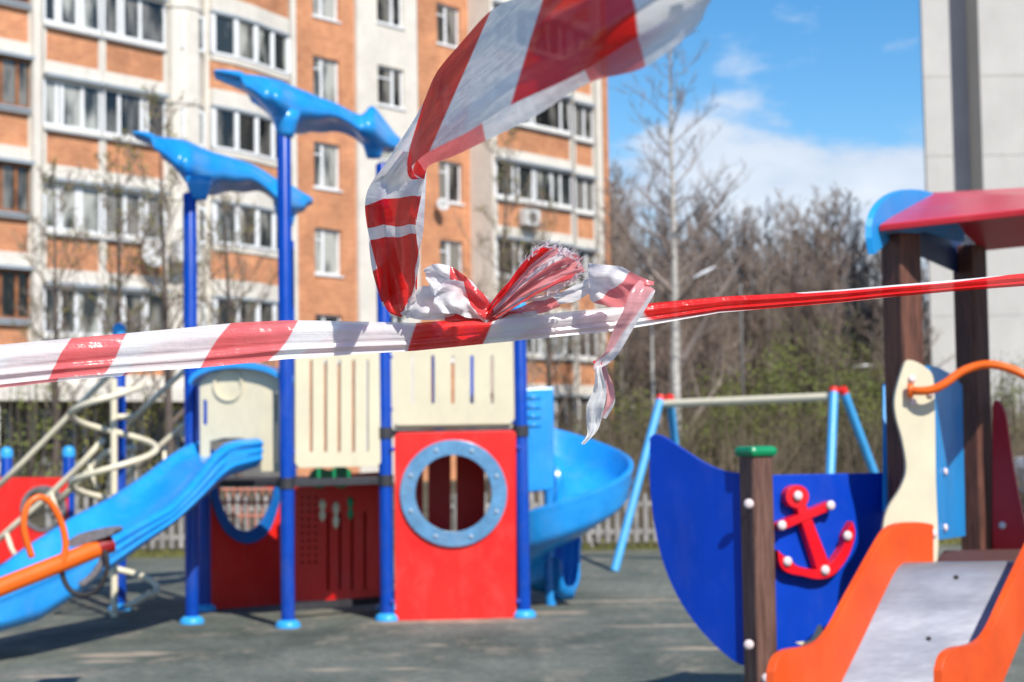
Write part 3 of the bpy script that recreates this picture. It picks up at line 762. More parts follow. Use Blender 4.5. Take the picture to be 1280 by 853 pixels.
# cross beam under roof; the shade there is painted in as near-black blue
MB().plate([[hA + V((.08, .3, 2.30)), hB + V((-.02, .06, 2.26)), hB + V((-.02, .06, 2.46)), hA + V((.08, .3, 2.5))]], V((0.01, .03, 0))).build('roof_beam', mat('shaded_blue_board', (.003, .02, .09), .5), sh, bevel=0.004)
0 and MB().plate([[hB + V((.04, 0, 2.24)), hD + V((0, 0, 2.24)), hD + V((0, 0, 2.44)), hB + V((.04, 0, 2.44))]], V((0, .03, 0))).build('roof_beam', REDD, sh, bevel=0.004)
# deck of the hut
dk = [at(1168, 703, 6.93), at(1300, 700, 6.93), at(1345, 690, 7.6), at(1180, 688, 7.6)]
zz = dk[0].z; dk = [V((p.x, p.y, zz)) for p in dk]
MB().plate([dk], V((0, 0, -.04))).build('deck', WOODB, sh, bevel=0.004)
# cream wavy panel
pc = VPlane(1104, 6.93, 1170, 6.97)
MB().plate([P_list(pc, smooth_pts([(1128, 462), (1134, 451), (1144, 452), (1158, 460), (1167, 474), (1169, 520), (1170, 600), (1172, 700), (1150, 704), (1104, 702), (1104, 660), (1110, 636), (1126, 610), (1133, 585), (1128, 550), (1120, 520), (1119, 495)], 4, True))], pc.n * -0.022).build('wave_panel', CREAM, sh, bevel=0.005)
# blue side panels
pv = VPlane(1162, 7.25, 1208, 8.15)
MB().plate([P_list(pv, smooth_pts([(1162, 457), (1174, 460), (1192, 470)], 3) + [(1203, 482), (1207, 670), (1168, 676)])], pv.n * -0.022).build('side_panel', SKYB, sh, bevel=0.004)
for y in (590, 660): bolt(pv.P(1181, y, 0.004), pv.n, 0.018, BOLT, sh)
pz = VPlane(1109, 7.15, 1114, 7.5)
MB().plate([P_list(pz, [(1109, 482), (1112, 475), (1115, 480), (1115, 640), (1109, 640)])], V((-.02, 0, 0))).build('side_panel', SKYB, sh, bevel=0.004)
prd = VPlane(1240, 8.2, 1290, 8.1)
MB().plate([P_list(prd, smooth_pts([(1240, 508), (1244, 500), (1252, 506), (1258, 522), (1262, 550), (1268, 590), (1278, 640), (1292, 700), (1296, 730)], 3) + [(1240, 730)])], prd.n * -0.022).build('side_panel', REDD, sh, bevel=0.004)
bolt(prd.P(1253, 657, 0.004), prd.n, 0.018, BOLT, sh)
for x, y in ((1140, 474), (1141, 503), (1163, 492), (1167, 667)): bolt(pc.P(x, y, 0.004), pc.n, 0.016, BOLT, sh)
# handrail
hr = smooth_pts([(1137, 488, 6.93), (1150, 489, 6.90), (1166, 487, 6.88), (1182, 479, 6.87), (1200, 466, 6.87), (1220, 458, 6.86), (1240, 456, 6.84), (1262, 461, 6.82), (1282, 470, 6.8), (1310, 486, 6.78), (1338, 490, 6.9)], 6)
MB().tube([at(*p) for p in hr], 0.0175, 12).build('handrail', ORANGET, sh, smooth=True)
MB().tube([at(1138, 480, 6.92), at(1138, 497, 6.92)], 0.013, 8).build('rail_bracket', ORANGET, sh, smooth=True)
# slide
wl = VPlane(1168, 6.90, 968, 6.02, z=0.9)
shift = V((at(1300, 700, 7.0).x - at(1128, 702, 7.04).x, 0.0, 0))
wr = VPlane(1168, 7.04, 968, 6.10, z=0.9)
lt = smooth_pts([(1167, 656), (1150, 653), (1128, 654), (1112, 662), (1100, 680), (1082, 712), (1060, 752), (1044, 782), (1030, 800), (1012, 808), (988, 812), (974, 822), (968, 840)], 3)
lb = [(968, 915), (1000, 912), (1030, 900), (1052, 862), (1075, 815), (1100, 760), (1122, 720), (1140, 712), (1167, 712)]
left = P_list(wl, lt + lb)
th = V((-.028, .012, 0))
MB().plate([left], th).build('slide_wall', ORANGE, sh, bevel=0.011)
shf = at(1173, 838, 6.04) - at(970, 838, 6.04)
shf = V((shf.x - 0.02, -0.02, 0))
MB().plate([[p + shf for p in left]], V((.028, -.012, 0))).build('slide_wall', ORANGE, sh, bevel=0.011)
bedline = smooth_pts([(1167, 704), (1142, 703), (1124, 708), (1104, 745), (1078, 800), (1056, 845), (1036, 884), (1012, 900), (972, 904)], 4)
bl = P_list(wl, bedline)
ring = [[p - V((.0, 0, 0)), p + shf, p + shf + V((0, 0, -.015)), p + V((0, 0, -.015))] for p in bl]
MB().loft(ring).build('slide_bed', BEDM, sh, smooth=True, auto=50)
for s in (0.1, 0.9):
    q = bl[-3] + shf * s
    MB().tube([V((q.x, q.y, 0)), q - V((0, 0, .03))], 0.025, 10).build('slide_foot', STEEL, sh, smooth=True)
for p in (bl[10], bl[16]):
    q = p + shf * 0.45; bolt(q + V((0, 0, .002)), (0, -.3, 1), 0.010, STEEL, sh)

# ------------------------------------------------------------ barrier tape
def ribbon(stations, nv=10, fold=(), n=10, wr=0.0, wl_=0.05, seed=0, fade=0.0):
    """stations: (lx,ly,rx,ry,Dl,Dr,phase_l,phase_r). returns MB and stripe values"""
    S = np.array(smooth_pts(stations, n)); mb = MB(); ph = []
    rn = np.random.RandomState(seed); L = len(S)
    offs = [(rn.uniform(0, 6.28), rn.uniform(.5, 1.6), rn.uniform(-1, 1)) for _ in range(6)]
    arc = 0; prev = None
    for i, s in enumerate(S):
        a = at(s[0], s[1], s[4]); b = at(s[2], s[3], s[5]); c = (a + b) / 2
        if prev is not None: arc += (c - prev).length
        prev = c
        for j in range(nv + 1):
            t = j / nv; p = a.lerp(b, t); dz = 0
            for (fc, fw, fa) in fold: dz += fa * math.exp(-((t - fc) / fw) ** 2)
            if wr:
                for o, k, sl in offs: dz += wr * math.sin(arc / wl_ * k * 6.28 * .5 + o + sl * t * 6) * (0.4 + 0.6 * math.sin(t * 9 * k + o * 2)) * .5
            mb.v.append((p.x, p.y + dz, p.z + (dz * 0.25 if wr else 0)))
            ph.append(s[6] + (s[7] - s[6]) * t)
    for i in range(L - 1):
        for j in range(nv):
            k = i * (nv + 1) + j; mb.f.append((k, k + 1, k + nv + 2, k + nv + 1))
    return mb, ph, ([fade] * len(ph) if not callable(fade) else [v for v in (fade(s[0]) for s in S) for _ in range(nv + 1)])
def merge(parts, name, parent, tm=None):
    m = MB(); ph = []; fd = []
    for mb, p, q in parts: m.add(mb.v, mb.f); ph += p; fd += q
    o = m.build(name, tm or TAPE, parent, smooth=True, fix=False)
    a = o.data.attributes.new('stripe', 'FLOAT', 'POINT'); a.data.foreach_set('value', ph)
    a = o.data.attributes.new('fade', 'FLOAT', 'POINT'); a.data.foreach_set('value', fd)
    return o

# taut line. Stations: top edge, bottom edge
T = [(-300, 462, 530, 2.30), (-160, 447, 508, 2.34), (0, 431, 481, 2.40), (90, 423, 471, 2.42), (155, 417, 466, 2.44), (250, 408, 460, 2.46), (300, 403, 455, 2.47), (360, 400.5, 449, 2.48),
     (400, 401, 446.5, 2.49), (440, 402, 443.5, 2.5), (520, 404, 439, 2.5), (571, 400, 434, 2.5), (620, 397, 429, 2.5), (680, 393, 423, 2.5), (768, 384, 414, 2.52),
     (816, 379, 406, 2.54), (900, 371, 391, 2.58), (980, 367, 384, 2.62), (1052, 362, 378, 2.66), (1120, 356, 371, 2.70), (1200, 349.5, 364, 2.75), (1280, 342, 358, 2.8), (1420, 326, 344, 2.9), (1600, 305, 324, 3.0)]
# stripe phase of the top and bottom edge against column
PT = [(-300, -2.0), (-110, -1.0), (90, 0.0), (157, 0.48), (290, 1.0), (372, 1.48), (522, 2.0), (616, 2.48), (800, 2.99), (820, 3.05), (930, 3.30), (985, 3.44), (1005, 3.53), (1180, 3.58), (1262, 3.48), (1280, 3.40), (1600, 3.2)]
PB = [(-300, -1.9), (-130, -1.0), (62, 0.0), (130, 0.48), (252, 1.0), (335, 1.48), (512, 2.0), (602, 2.48), (786, 2.99), (800, 2.985), (900, 2.98), (960, 3.0), (1100, 2.99), (1200, 3.02), (1280, 3.04), (1600, 3.0)]
def pxi(tab, x): return float(np.interp(x, [a for a, b in tab], [b for a, b in tab]))
fine = []
for k in range(len(T) - 1):
    m = max(2, int((T[k + 1][0] - T[k][0]) / 12))
    for i in range(m):
        x = T[k][0] + (T[k + 1][0] - T[k][0]) * i / m
        yt, yb, D = interp(T, x)
        fine.append((x, yt, x, yb, D, D, pxi(PT, x), pxi(PB, x)))
front = ribbon(fine, 16, [(0.62, 0.05, 0.004), (0.75, 0.04, -0.004), (0.9, 0.06, 0.003), (0.3, 0.12, -.003)], 2, 0.0014, 0.35, 3, lambda x: float(np.interp(x, [430, 520], [.2, .0])))
back = ribbon([(x, a + 3, x2, b + (4 if x < 160 else -1), D + .010, D2 + .004, p + 0.30, q + 0.42) for x, a, x2, b, D, D2, p, q in fine if x < 790], 8, [(0.4, .2, .004)], 2, 0.001, 0.3, 5, 0.3)
t1 = empty('barrier_tape', (0, 2.5, 0), 'taut red and white barrier tape stretched straight across the whole view', 'barrier tape')
merge([front], 'tape_strip', t1)
merge([back], 'tape_fold', t1)
# cream selvage glint line on the top edge is left to the light

t2 = empty('barrier_tape', (0, 2.2, 0), 'loose crumpled red and white tape drooping from upper right, knotted onto the taut one', 'barrier tape')
# upper sweep, left/upper edge then right/lower edge
S1 = [(985, -215, 1030, -90, .98, 1.0, -.75, -.70), (865, -130, 915, -22, 1.06, 1.08, -.35, -.32),
      (778, -72, 797, 47, 1.18, 1.20, .0, .0), (733, -45, 722, 93, 1.27, 1.28, .25, .25), (683, -16, 638, 132, 1.42, 1.42, .48, .48),
      (650, -4, 585, 165, 1.58, 1.60, .72, .74), (613, 14, 536, 190, 1.76, 1.82, 1.0, 1.0), (575, 55, 520, 203, 1.92, 1.98, 1.18, 1.15),
      (545, 92, 512, 212, 2.06, 2.1, 1.34, 1.24), (526, 135, 512, 220, 2.18, 2.2, 1.50, 1.30), (498, 180, 520, 222, 2.28, 2.28, 1.62, 1.34), (466, 228, 526, 224, 2.34, 2.35, 1.85, 1.40)]
dz_ = lambda d: 2.35 - (2.35 - d) * .88
S1 = [t[:4] + (dz_(t[4]), dz_(t[5])) + t[6:] for t in S1]
sweep = ribbon(S1, 18, [(0.35, .12, .012), (0.7, .07, -.010), (.15, .06, -.005)], 14, 0.007, 0.30, 11)
S1b = [(1020, -190, 1060, -90, 1.03, 1.03, -.6, -.6), (875, -65, 908, -16, 1.11, 1.11, -.3, -.3), (858, -22, 868, 36, 1.15, 1.15, -.2, -.2), (792, 15, 806, 84, 1.23, 1.23, -.02, .0), (724, 65, 736, 104, 1.31, 1.31, .47, .49),
       (648, 105, 668, 146, 1.46, 1.46, .78, .78), (598, 138, 606, 177, 1.64, 1.64, 1.0, 1.0), (556, 164, 568, 195, 1.86, 1.86, 1.2, 1.2), (528, 184, 540, 205, 2.05, 2.05, 1.4, 1.4), (520, 198, 531, 214, 2.2, 2.2, 1.45, 1.45)]
S1b = [t[:4] + (dz_(t[4]), dz_(t[5])) + t[6:] for t in S1b]
sweepb = ribbon(S1b, 6, [], 14, 0.004, 0.3, 12, .25)
# vertical drop
S2 = [(498, 186, 534, 204, 2.26, 2.28, 1.62, 1.40), (466, 226, 531, 222, 2.33, 2.34, 1.80, 1.44), (457, 250, 526, 250, 2.38, 2.37, 1.93, 2.12),
      (459, 278, 520, 280, 2.42, 2.40, 2.30, 2.46), (463, 300, 521, 294, 2.44, 2.42, 3.00, 3.02), (468, 325, 524, 320, 2.46, 2.44, 3.12, 3.16),
      (474, 352, 522, 342, 2.47, 2.46, 3.2, 3.27), (478, 378, 521, 364, 2.48, 2.47, 3.32, 3.44), (486, 392, 519, 380, 2.48, 2.48, 3.30, 3.6), (500, 397, 512, 392, 2.49, 2.49, 3.42, 3.6)]
drop = ribbon(S2, 16, [(0.3, .06, .014), (0.62, .10, -.012), (.85, .05, .012)], 12, 0.012, 0.09, 21)
S2b = [(457, 248, 490, 262, 2.43, 2.45, 2.6, 2.5), (461, 300, 492, 300, 2.46, 2.48, 2.9, 2.95), (466, 340, 500, 335, 2.48, 2.5, 3.0, 3.1), (478, 384, 515, 380, 2.5, 2.5, 3.55, 3.8)]
dropb = ribbon(S2b, 8, [(.5, .2, .006)], 10, 0.006, 0.08, 22)
S2c = [(515, 215, 533, 210, 2.38, 2.42, .55, .6), (519, 262, 531, 258, 2.38, 2.42, .60, .68), (521, 300, 528, 296, 2.41, 2.44, .70, .75), (524, 330, 518, 340, 2.43, 2.46, .6, .7), (512, 380, 522, 374, 2.46, 2.48, .55, .6)]
dropc = ribbon(S2c, 4, [], 10, 0.004, 0.06, 23)
merge([sweep, sweepb, drop, dropb, dropc], 'loose_strip', t2, TAPE2)
# knot: crumpled lobes
K1 = [(500, 392, 512, 398, 2.49, 2.49, .55, .6), (512, 372, 522, 399, 2.47, 2.47, .62, .6), (528, 358, 536, 400, 2.46, 2.46, .7, .66), (548, 362, 552, 400, 2.45, 2.46, .8, .86), (566, 376, 572, 401, 2.45, 2.46, 1.02, .96), (590, 388, 588, 401, 2.46, 2.46, 1.2, 1.2), (608, 392, 606, 400, 2.47, 2.47, 1.4, 1.4)]
K2 = [(529, 336, 534, 352, 2.46, 2.45, .60, .60), (545, 329, 540, 366, 2.44, 2.44, .70, .66), (562, 334, 548, 372, 2.43, 2.43, .98, .74), (578, 342, 566, 380, 2.43, 2.43, 1.40, .84), (592, 356, 582, 388, 2.43, 2.43, 1.55, .90), (604, 372, 596, 396, 2.44, 2.44, 1.7, 1.55), (614, 388, 606, 402, 2.46, 2.46, 1.8, 1.7)]
K3 = [(548, 360, 540, 382, 2.42, 2.42, .6, .6), (562, 350, 556, 390, 2.41, 2.41, .85, .7), (580, 352, 572, 394, 2.41, 2.41, 1.0, .75), (598, 362, 590, 398, 2.41, 2.42, 1.40, .8), (612, 376, 604, 401, 2.42, 2.43, 1.55, .88), (622, 390, 612, 403, 2.45, 2.45, 1.7, .92)]
K4 = [(556, 392, 556, 402, 2.45, 2.47, .05, .1), (575, 386, 572, 402, 2.44, 2.46, .1, .2), (590, 390, 590, 402, 2.45, 2.46, .2, .3), (612, 392, 612, 402, 2.46, 2.46, .3, .4), (640, 390, 640, 398, 2.47, 2.47, .4, .6), (672, 388, 672, 395, 2.48, 2.48, .6, .7)]
knot = [ribbon(k, 12, [(.4, .1, .008), (.75, .08, -.008)], 9, 0.012, 0.03, 31 + i, .1) for i, k in enumerate((K1, K2, K3, K4))]
merge(knot, 'knot', t2, TAPE2)
# frayed fan: lengthwise pleats, stripes run along it
fan_parts = []
rn = random.Random(9)
root_a, root_b = (604, 392), (624, 398)
tipA = [(652, 334), (668, 318), (680, 306), (693, 306), (703, 312), (712, 318), (722, 322), (727, 334), (724, 344), (712, 352), (698, 362), (676, 371)]
for i in range(len(tipA) - 1):
    f = i / (len(tipA) - 1); x0 = root_a[0] + (root_b[0] - root_a[0]) * f; y0 = root_a[1] + (root_b[1] - root_a[1]) * f
    x1 = x0 + 2.2; y1 = y0 + 0.6
    (ax, ay), (bx, by) = tipA[i], tipA[i + 1]
    ph = [0.2, 0.7, 0.1, 0.3, 0.75, 0.2, 0.3, 0.7, 0.3, 0.75, 0.7][i]
    d0 = 2.44 + rn.uniform(-.02, .02); d1 = 2.44 + rn.uniform(-.02, .02)
    st = []
    for k in range(7):
        u = k / 6; e = u ** 0.9
        jx = 5 * math.sin(u * 3.1 + i) ; jy = 3 * math.sin(u * 4 + i * 1.7)
        st.append((x0 + (ax - x0) * e + jx * u, y0 + (ay - y0) * e + jy * u - 6 * math.sin(math.pi * u), x1 + (bx + 3 - x1) * e + jx * u, y1 + (by + 2 - y1) * e + jy * u - 6 * math.sin(math.pi * u), d0 - .03 * u, d1 - .03 * u, ph, ph + .12))
    fan_parts.append(ribbon(st, 5, [(.5, .3, .010 * (1 if i % 2 else -1))], 6, 0.004, 0.03, 50 + i, (0.0, .35, .0, .45, 0, .3, .45, 0, .15, .45, .5)[i]))
    # torn threads at the tip
    for k in range(9):
        u = rn.random(); px = ax + (bx - ax) * u; py = ay + (by - ay) * u; D = 2.41 + rn.uniform(-.02, .02)
        an_ = rn.uniform(-2.4, .6); l = rn.uniform(4, 13); s_ = []
        for q in range(4):
            px2 = px + math.cos(an_) * l * q / 3 - 4 * (1 - q / 3); py2 = py + math.sin(an_) * l * q / 3 + 2 * (1 - q / 3); an_ += rn.uniform(-.6, .6)
            w = (2.6 * (1 - q / 3.2))
            s_.append((px2, py2, px2 + w * .7, py2 + w, D, D + .003, .6 if rn.random() < .6 else .2, .7))
        fan_parts.append(ribbon(s_, 1, [], 3, 0.002, .02, k, .75))
merge(fan_parts, 'frayed_end', t2, TAPE2)
# tail: runs right, loops, then hangs
Q1 = [(606, 394, 610, 401, 2.47, 2.47, .3, .3), (640, 388, 642, 396, 2.48, 2.48, .35, .4), (668, 376, 676, 392, 2.48, 2.48, .42, .30), (688, 366, 698, 384, 2.48, 2.49, .47, .40), (690, 370, 702, 380, 2.48, 2.49, .60, .55), (712, 360, 722, 376, 2.48, 2.48, .62, .7), (728, 352, 738, 366, 2.48, 2.48, .8, .75), (738, 346, 748, 360, 2.48, 2.48, .9, .8)]
Q2 = [(735, 328, 736, 366, 2.47, 2.48, .60, .70), (742, 330, 740, 378, 2.46, 2.47, .60, .96), (760, 331, 756, 382, 2.45, 2.46, .65, 1.10), (776, 334, 772, 384, 2.45, 2.45, .80, 1.25), (790, 341, 784, 382, 2.45, 2.45, 1.02, 1.3), (806, 348, 798, 374, 2.44, 2.45, 1.2, 1.36), (818, 352, 812, 362, 2.44, 2.44, 1.35, 1.4)]
def tl(*a): return a
Q3 = [(800, 350, 818, 362, 2.43, 2.43, .40, .46), (788, 364, 818, 366, 2.42, 2.42, .40, .49), (778, 390, 806, 388, 2.42, 2.42, .41, .50), (766, 414, 790, 414, 2.43, 2.43, .42, .52), (756, 440, 774, 440, 2.44, 2.44, .44, .54), (744, 452, 764, 452, 2.45, 2.45, .46, .70), (741, 462, 752, 460, 2.45, 2.45, .44, .8)]
Q4 = [(741, 452, 754, 448, 2.46, 2.46, .3, .4), (744, 462, 752, 462, 2.45, 2.45, .6, .52), (742, 486, 758, 484, 2.45, 2.45, .60, .55), (734, 506, 756, 504, 2.45, 2.45, .6, .8), (733, 526, 752, 524, 2.46, 2.46, .62, .9), (734, 542, 746, 540, 2.46, 2.46, .66, .9), (726, 554, 730, 556, 2.46, 2.46, .7, .8)]
Q5 = [(746, 455, 754, 452, 2.46, 2.46, .30, .35), (752, 472, 762, 470, 2.47, 2.47, .36, .40), (758, 490, 768, 488, 2.48, 2.47, .38, .46), (756, 508, 768, 506, 2.48, 2.47, .42, .5), (750, 524, 758, 524, 2.48, 2.48, .45, .53)]
tail = [ribbon(Q1, 8, [(.5, .2, .006)], 8, .004, .03, 61, .3), ribbon(Q2, 12, [(.3, .1, -.010), (.7, .12, .010)], 9, .009, .03, 62, .3),
        ribbon(Q3, 8, [(.5, .15, .005)], 8, .003, .05, 63, .50), ribbon(Q4, 8, [(.3, .1, -.008), (.7, .1, .008)], 8, .005, .04, 64), ribbon(Q5, 6, [(.5, .2, .006)], 8, .004, .04, 65, .5)]
merge(tail, 'hanging_tail', t2, TAPE2)

# ------------------------------------------------------------ brick apartment block
M_F = 1.23; D0 = 61.5
fdir = V((1, M_F, 0)).normalized(); fn = V((fdir.y, -fdir.x, 0))
FO = V((xat(640, D0, 8), D0, 0))
ab = empty('apartment_block', FO, 'tall orange brick apartment block with white glazed balconies on the left', 'building', rz=math.atan2(fdir.y, fdir.x))
def tt(px, n=0.0, z=9.0):
    """facade coordinate where column px meets the plane n metres in front"""
    o = FO + fn * n; u = (px - 640) / FPX
    r = ray(px, 426.5 + 118.5 - (z - EYE) * 40)
    # intersect in plan
    a = r.x, r.y
    den = a[0] * -fdir.y + a[1] * fdir.x
    rel = o - CAM
    k = (rel.x * -fdir.y + rel.y * fdir.x) / den
    p = V((a[0] * k, a[1] * k, 0)) - o
    return p.dot(V((fdir.x, fdir.y, 0)))
# local frame: x = t, y = -n (into the wall), z up
def lb_(mb, t0, t1, n0, n1, z0, z1): return mb.span((t0, -n0, z0), (t1, -n1, z1))
ZT = [5.7 + 2.8 * k for k in range(-1, 7)]
ZTOP = 25.2
def window(t0, t1, z0, z1, n, mull, fm=PVC, gm=GLASS, fw=0.075, rail_z=None, dep=0.07):
    f = MB()
    lb_(f, t0, t1, n, n - dep, z1 - fw, z1); lb_(f, t0, t1, n, n - dep, z0, z0 + fw)
    lb_(f, t0, t0 + fw, n, n - dep, z0 + fw, z1 - fw); lb_(f, t1 - fw, t1, n, n - dep, z0 + fw, z1 - fw)
    for m in mull:
        c = t0 + (t1 - t0) * m; lb_(f, c - fw * .7, c + fw * .7, n, n - dep, z0 + fw, z1 - fw)
    if rail_z:
        lb_(f, t0 + fw, t0 + (t1 - t0) * (mull[0] if mull else 1) - fw * .7, n, n - dep, z1 - rail_z, z1 - rail_z + .05)
    o = f.build('window', fm, ab, local=True)
    p = MB(); lb_(p, t0 + .02, t1 - .02, n - dep * .45, n - dep * .6, z0 + .02, z1 - .02)
    p.build('pane', gm, o, local=True)
    return o
def wall_with_holes(t0, t1, n, z0, z1, holes, m, name='wall', dep=0.35):
    lo = [[V((t0, -n, z0)), V((t1, -n, z0)), V((t1, -n, z1)), V((t0, -n, z1))]]
    for a, b, c, d in holes: lo.append([V((a, -n, c)), V((a, -n, d)), V((b, -n, d)), V((b, -n, c))])
    MB().plate(lo, V((0, dep, 0))).build(name, m, ab, local=True)
def loggia(pa, pb_, n, mulls, k, wt=True, brick=True, fm=PVC, gm=GLASS, shift=0.0, sillm=WHITE, thick=WHITE):
    z = ZT[k] + shift; t0, t1 = tt(pa, n), tt(pb_, n)
    mulls = [m + random.uniform(-.02, .02) for m in mulls if random.random() > .12]
    window(t0 + .02, t1 - .02, z - 1.30, z, n - 0.02, mulls, fm, gm)
    b = MB(); lb_(b, t0 + .08, t1 - .08, n - 0.06, n - 0.16, z - 2.34, z - 1.46); b.build('balcony_brick', BRICK, ab, local=True)
    b = MB(); lb_(b, t0, t1, n, n - 0.18, z - 1.46, z - 1.30); lb_(b, t0, t1, n, n - 0.2, z - 2.8, z - 2.34)
    for q in (t0, t1 - .1): lb_(b, q, q + .1, n + .003, n - 0.17, z - 2.34, z - 1.46)
    b.build('balcony_band', sillm, ab, local=True)
    s = MB(); lb_(s, t0 + .01, t1 - .01, n + .16, n - .15, z + .003, z + .10); s.build('ledge', METSILL, ab, local=True)
    s = MB(); lb_(s, t0 + .01, t1 - .01, n + .07, n - .05, z - 1.45, z - 1.40); s.build('sill', METSILL, ab, local=True)
    return t0, t1
NB = 1.1
# core wall behind balconies
tL = tt(-120, 0) - 6; tA = tt(368, 0)
c = MB(); lb_(c, tL, tA, 0.0, -6.0, 0, ZTOP); c.build('wall', GREYW, ab, local=True)
for k in range(1, 8):
    # A: brown loggias at the far left edge
    loggia(-60, 40, NB, (0.35, 0.62, 0.82), k, fm=BROWNF, gm=GLASSD, shift=0.35)
    m1 = MB(); t0, t1 = tt(-60, NB), tt(40, NB); lb_(m1, t0, t1, NB + .08, NB - .1, ZT[k] + .35 - 1.36, ZT[k] + .35 - 1.30); m1.build('sill', METSILL, ab, local=True)
    loggia(54, 128, NB, (0.22, 0.30, 0.58, 0.66), k)
    loggia(129, 209, NB, (0.25, 0.33, 0.6, 0.68), k, gm=GLASSD)
    # white bay with narrow window
    tb0, tb1 = tt(211, NB), tt(258, NB + .3)
    # C: bowed balcony in three facets
    zz_ = ZT[k]
# A/B white pillar and bay column
w = MB(); t0, t1 = tt(42, NB + .15), tt(52, NB + .15); lb_(w, t0, t1, NB + .15, NB - .3, 2.6, ZTOP); w.build('pillar', WHITE, ab, local=True)
tb0, tb1 = tt(211, NB), tt(256, NB)
bc = V(((tb0 + tb1) / 2, -NB + .35, 0)); rb = (tb1 - tb0) / 2
w = MB().lathe(bc, [(rb * 1.02, 2.7), (rb * 1.02, ZTOP)], 10); w.build('bay', WHITE, ab, local=True)
for k in range(0, 8):
    z = ZT[k]
    w = MB().lathe(bc, [(rb * 1.08, z - 0.10), (rb * 1.08, z + 0.06)], 10); w.build('bay_ledge', WHITE, ab, local=True)
    if k: 
        tc_ = (tb0 + tb1) / 2 + .05
        window(tc_ - .42, tc_ + .42, z - 1.3, z - .25, NB + rb - .40, (.5,), fw=.07)
# C facets
for k in range(1, 8):
    z = ZT[k]
    ta, tb = tt(262, NB + .1), tt(362, NB - .35)
    seg = []
    for q in range(5):
        f = q / 4; t = ta + (tb - ta) * f; n = NB + .15 + 0.25 * math.sin(math.pi * min(1, f + .15)) - 0.45 * f; seg.append((t, n))
    for band, (z0, z1), mm, dn in (('balcony_band', (z - 1.46, z - 1.30), WHITE, 0.0), ('balcony_brick', (z - 2.3, z - 1.46), BRICK, -0.04), ('balcony_band', (z - 2.8, z - 2.3), WHITE, 0.0), ('balcony_band', (z - .06, z + .02), METSILL, 0.05)):
        outer = [V((t, -(n + dn), z0)) for t, n in seg]; inner = [V((t, -(n + dn) + .2, z0)) for t, n in seg][::-1]
        MB().plate([outer + inner], V((0, 0, z1 - z0))).build(band, mm, ab, local=True)
    fr = MB(); pn = MB()
    for q in range(4):
        (ta_, na), (tb_, nb_) = seg[q], seg[q + 1]
        for zc, hh in ((z - 1.27, .08), (z - .10, .08)):
            fr.plate([[V((ta_, -na, zc)), V((tb_, -nb_, zc)), V((tb_, -nb_ + .08, zc)), V((ta_, -na + .08, zc))]], V((0, 0, hh)))
        for f in ((0.02,) if q else (0.06,)) + ((.94,) if q == 3 else ()):
            t = ta_ + (tb_ - ta_) * f; n = na + (nb_ - na) * f; fr.box((t, -n + .04, z - .66), (.16, .09, 1.1))
        pn.plate([[V((ta_, -na + .05, z - 1.25)), V((tb_, -nb_ + .05, z - 1.25)), V((tb_, -nb_ + .05, z - .05)), V((ta_, -na + .05, z - .05))]], V((0, .01, 0)))
    o = fr.build('window', PVC, ab, local=True); pn.build('pane', GLASSD if k % 2 else GLASS, o, local=True)
# closing flank for the balcony block
fl = MB(); lb_(fl, tt(254, NB), tt(263.5, NB), NB + .12, -.1, 2.6, ZTOP); fl.build('pillar', WHITE, ab, local=True)
fl = MB(); t = tt(364, NB - .35); lb_(fl, t, t + .22, NB - .3, -1, 2.6, ZTOP); fl.build('pillar', WHITE, ab, local=True)
# brick wall with window column 1
def col_windows(pa, pb_, pw0, pw1, m, mull=(0.38,), n=0.0, top=0.0, hgt=1.5, z0=0.0):
    t0, t1 = tt(pa, n), tt(pb_, n); a, b = tt(pw0, n), tt(pw1, n); hs = []
    for k in range(1, 8):
        z = ZT[k] + top
        if z > ZTOP - .3: continue
        hs.append((a, b, z - hgt, z))
    wall_with_holes(t0, t1, n, z0, ZTOP, hs, m)
    for a_, b_, c_, d_ in hs:
        window(a_, b_, c_, d_, n - .10, mull, gm=GLASS if random.random() < .5 else GLASSD, rail_z=.42)
        s = MB(); lb_(s, a_ - .05, b_ + .05, n + .05, n - .1, c_ - .06, c_ - .002); s.build('sill', PVC, ab, local=True)
col_windows(368, 447, 393, 426, BRICK, top=-.2)
col_windows(448, 524, 474, 507, WHITE, mull=(0.62,), n=0.12, top=-.05, hgt=1.35)
col_windows(525, 620, 549, 578, BRICK, mull=(0.45,), top=-.1, hgt=1.45)
# right loggia stack
tE = tt(757, 0); tR = tt(616, 0)
c = MB(); lb_(c, tR, tE - .02, 0.0, -4.0, 0, ZTOP); c.build('wall', BRICK, ab, local=True)
for k in range(0, 8):
    loggia(619, 716, NB, (0.24, 0.30, 0.46, 0.52, 0.72, 0.86), k, gm=GLASS if k % 2 else GLASSD)
    loggia(719, 744, NB - .35, (0.5,), k, gm=GLASSD)
w = MB(); lb_(w, tt(745, .7), tt(752, .7), NB - .3, -.2, 0, ZTOP); w.build('pillar', WHITE, ab, local=True)
w = MB(); lb_(w, tt(752, .5), tt(758, .5), NB - .45, -4.2, 0, ZTOP); w.build('pillar', BRICK, ab, local=True)
w = MB(); lb_(w, tt(612, .9), tt(618, .9), NB - .05, -.2, 0, ZTOP); w.build('pillar', WHITE, ab, local=True)
# body behind the front plane and roof
w = MB(); lb_(w, tA, tR, -0.40, -6.0, 0, ZTOP - .05); w.build('wall', GREYW, ab, local=True)
w = MB(); lb_(w, tL, tE + .3, NB + .2, -12.0, ZTOP + .003, ZTOP + .5); w.build('roof', METSILL, ab, local=True)
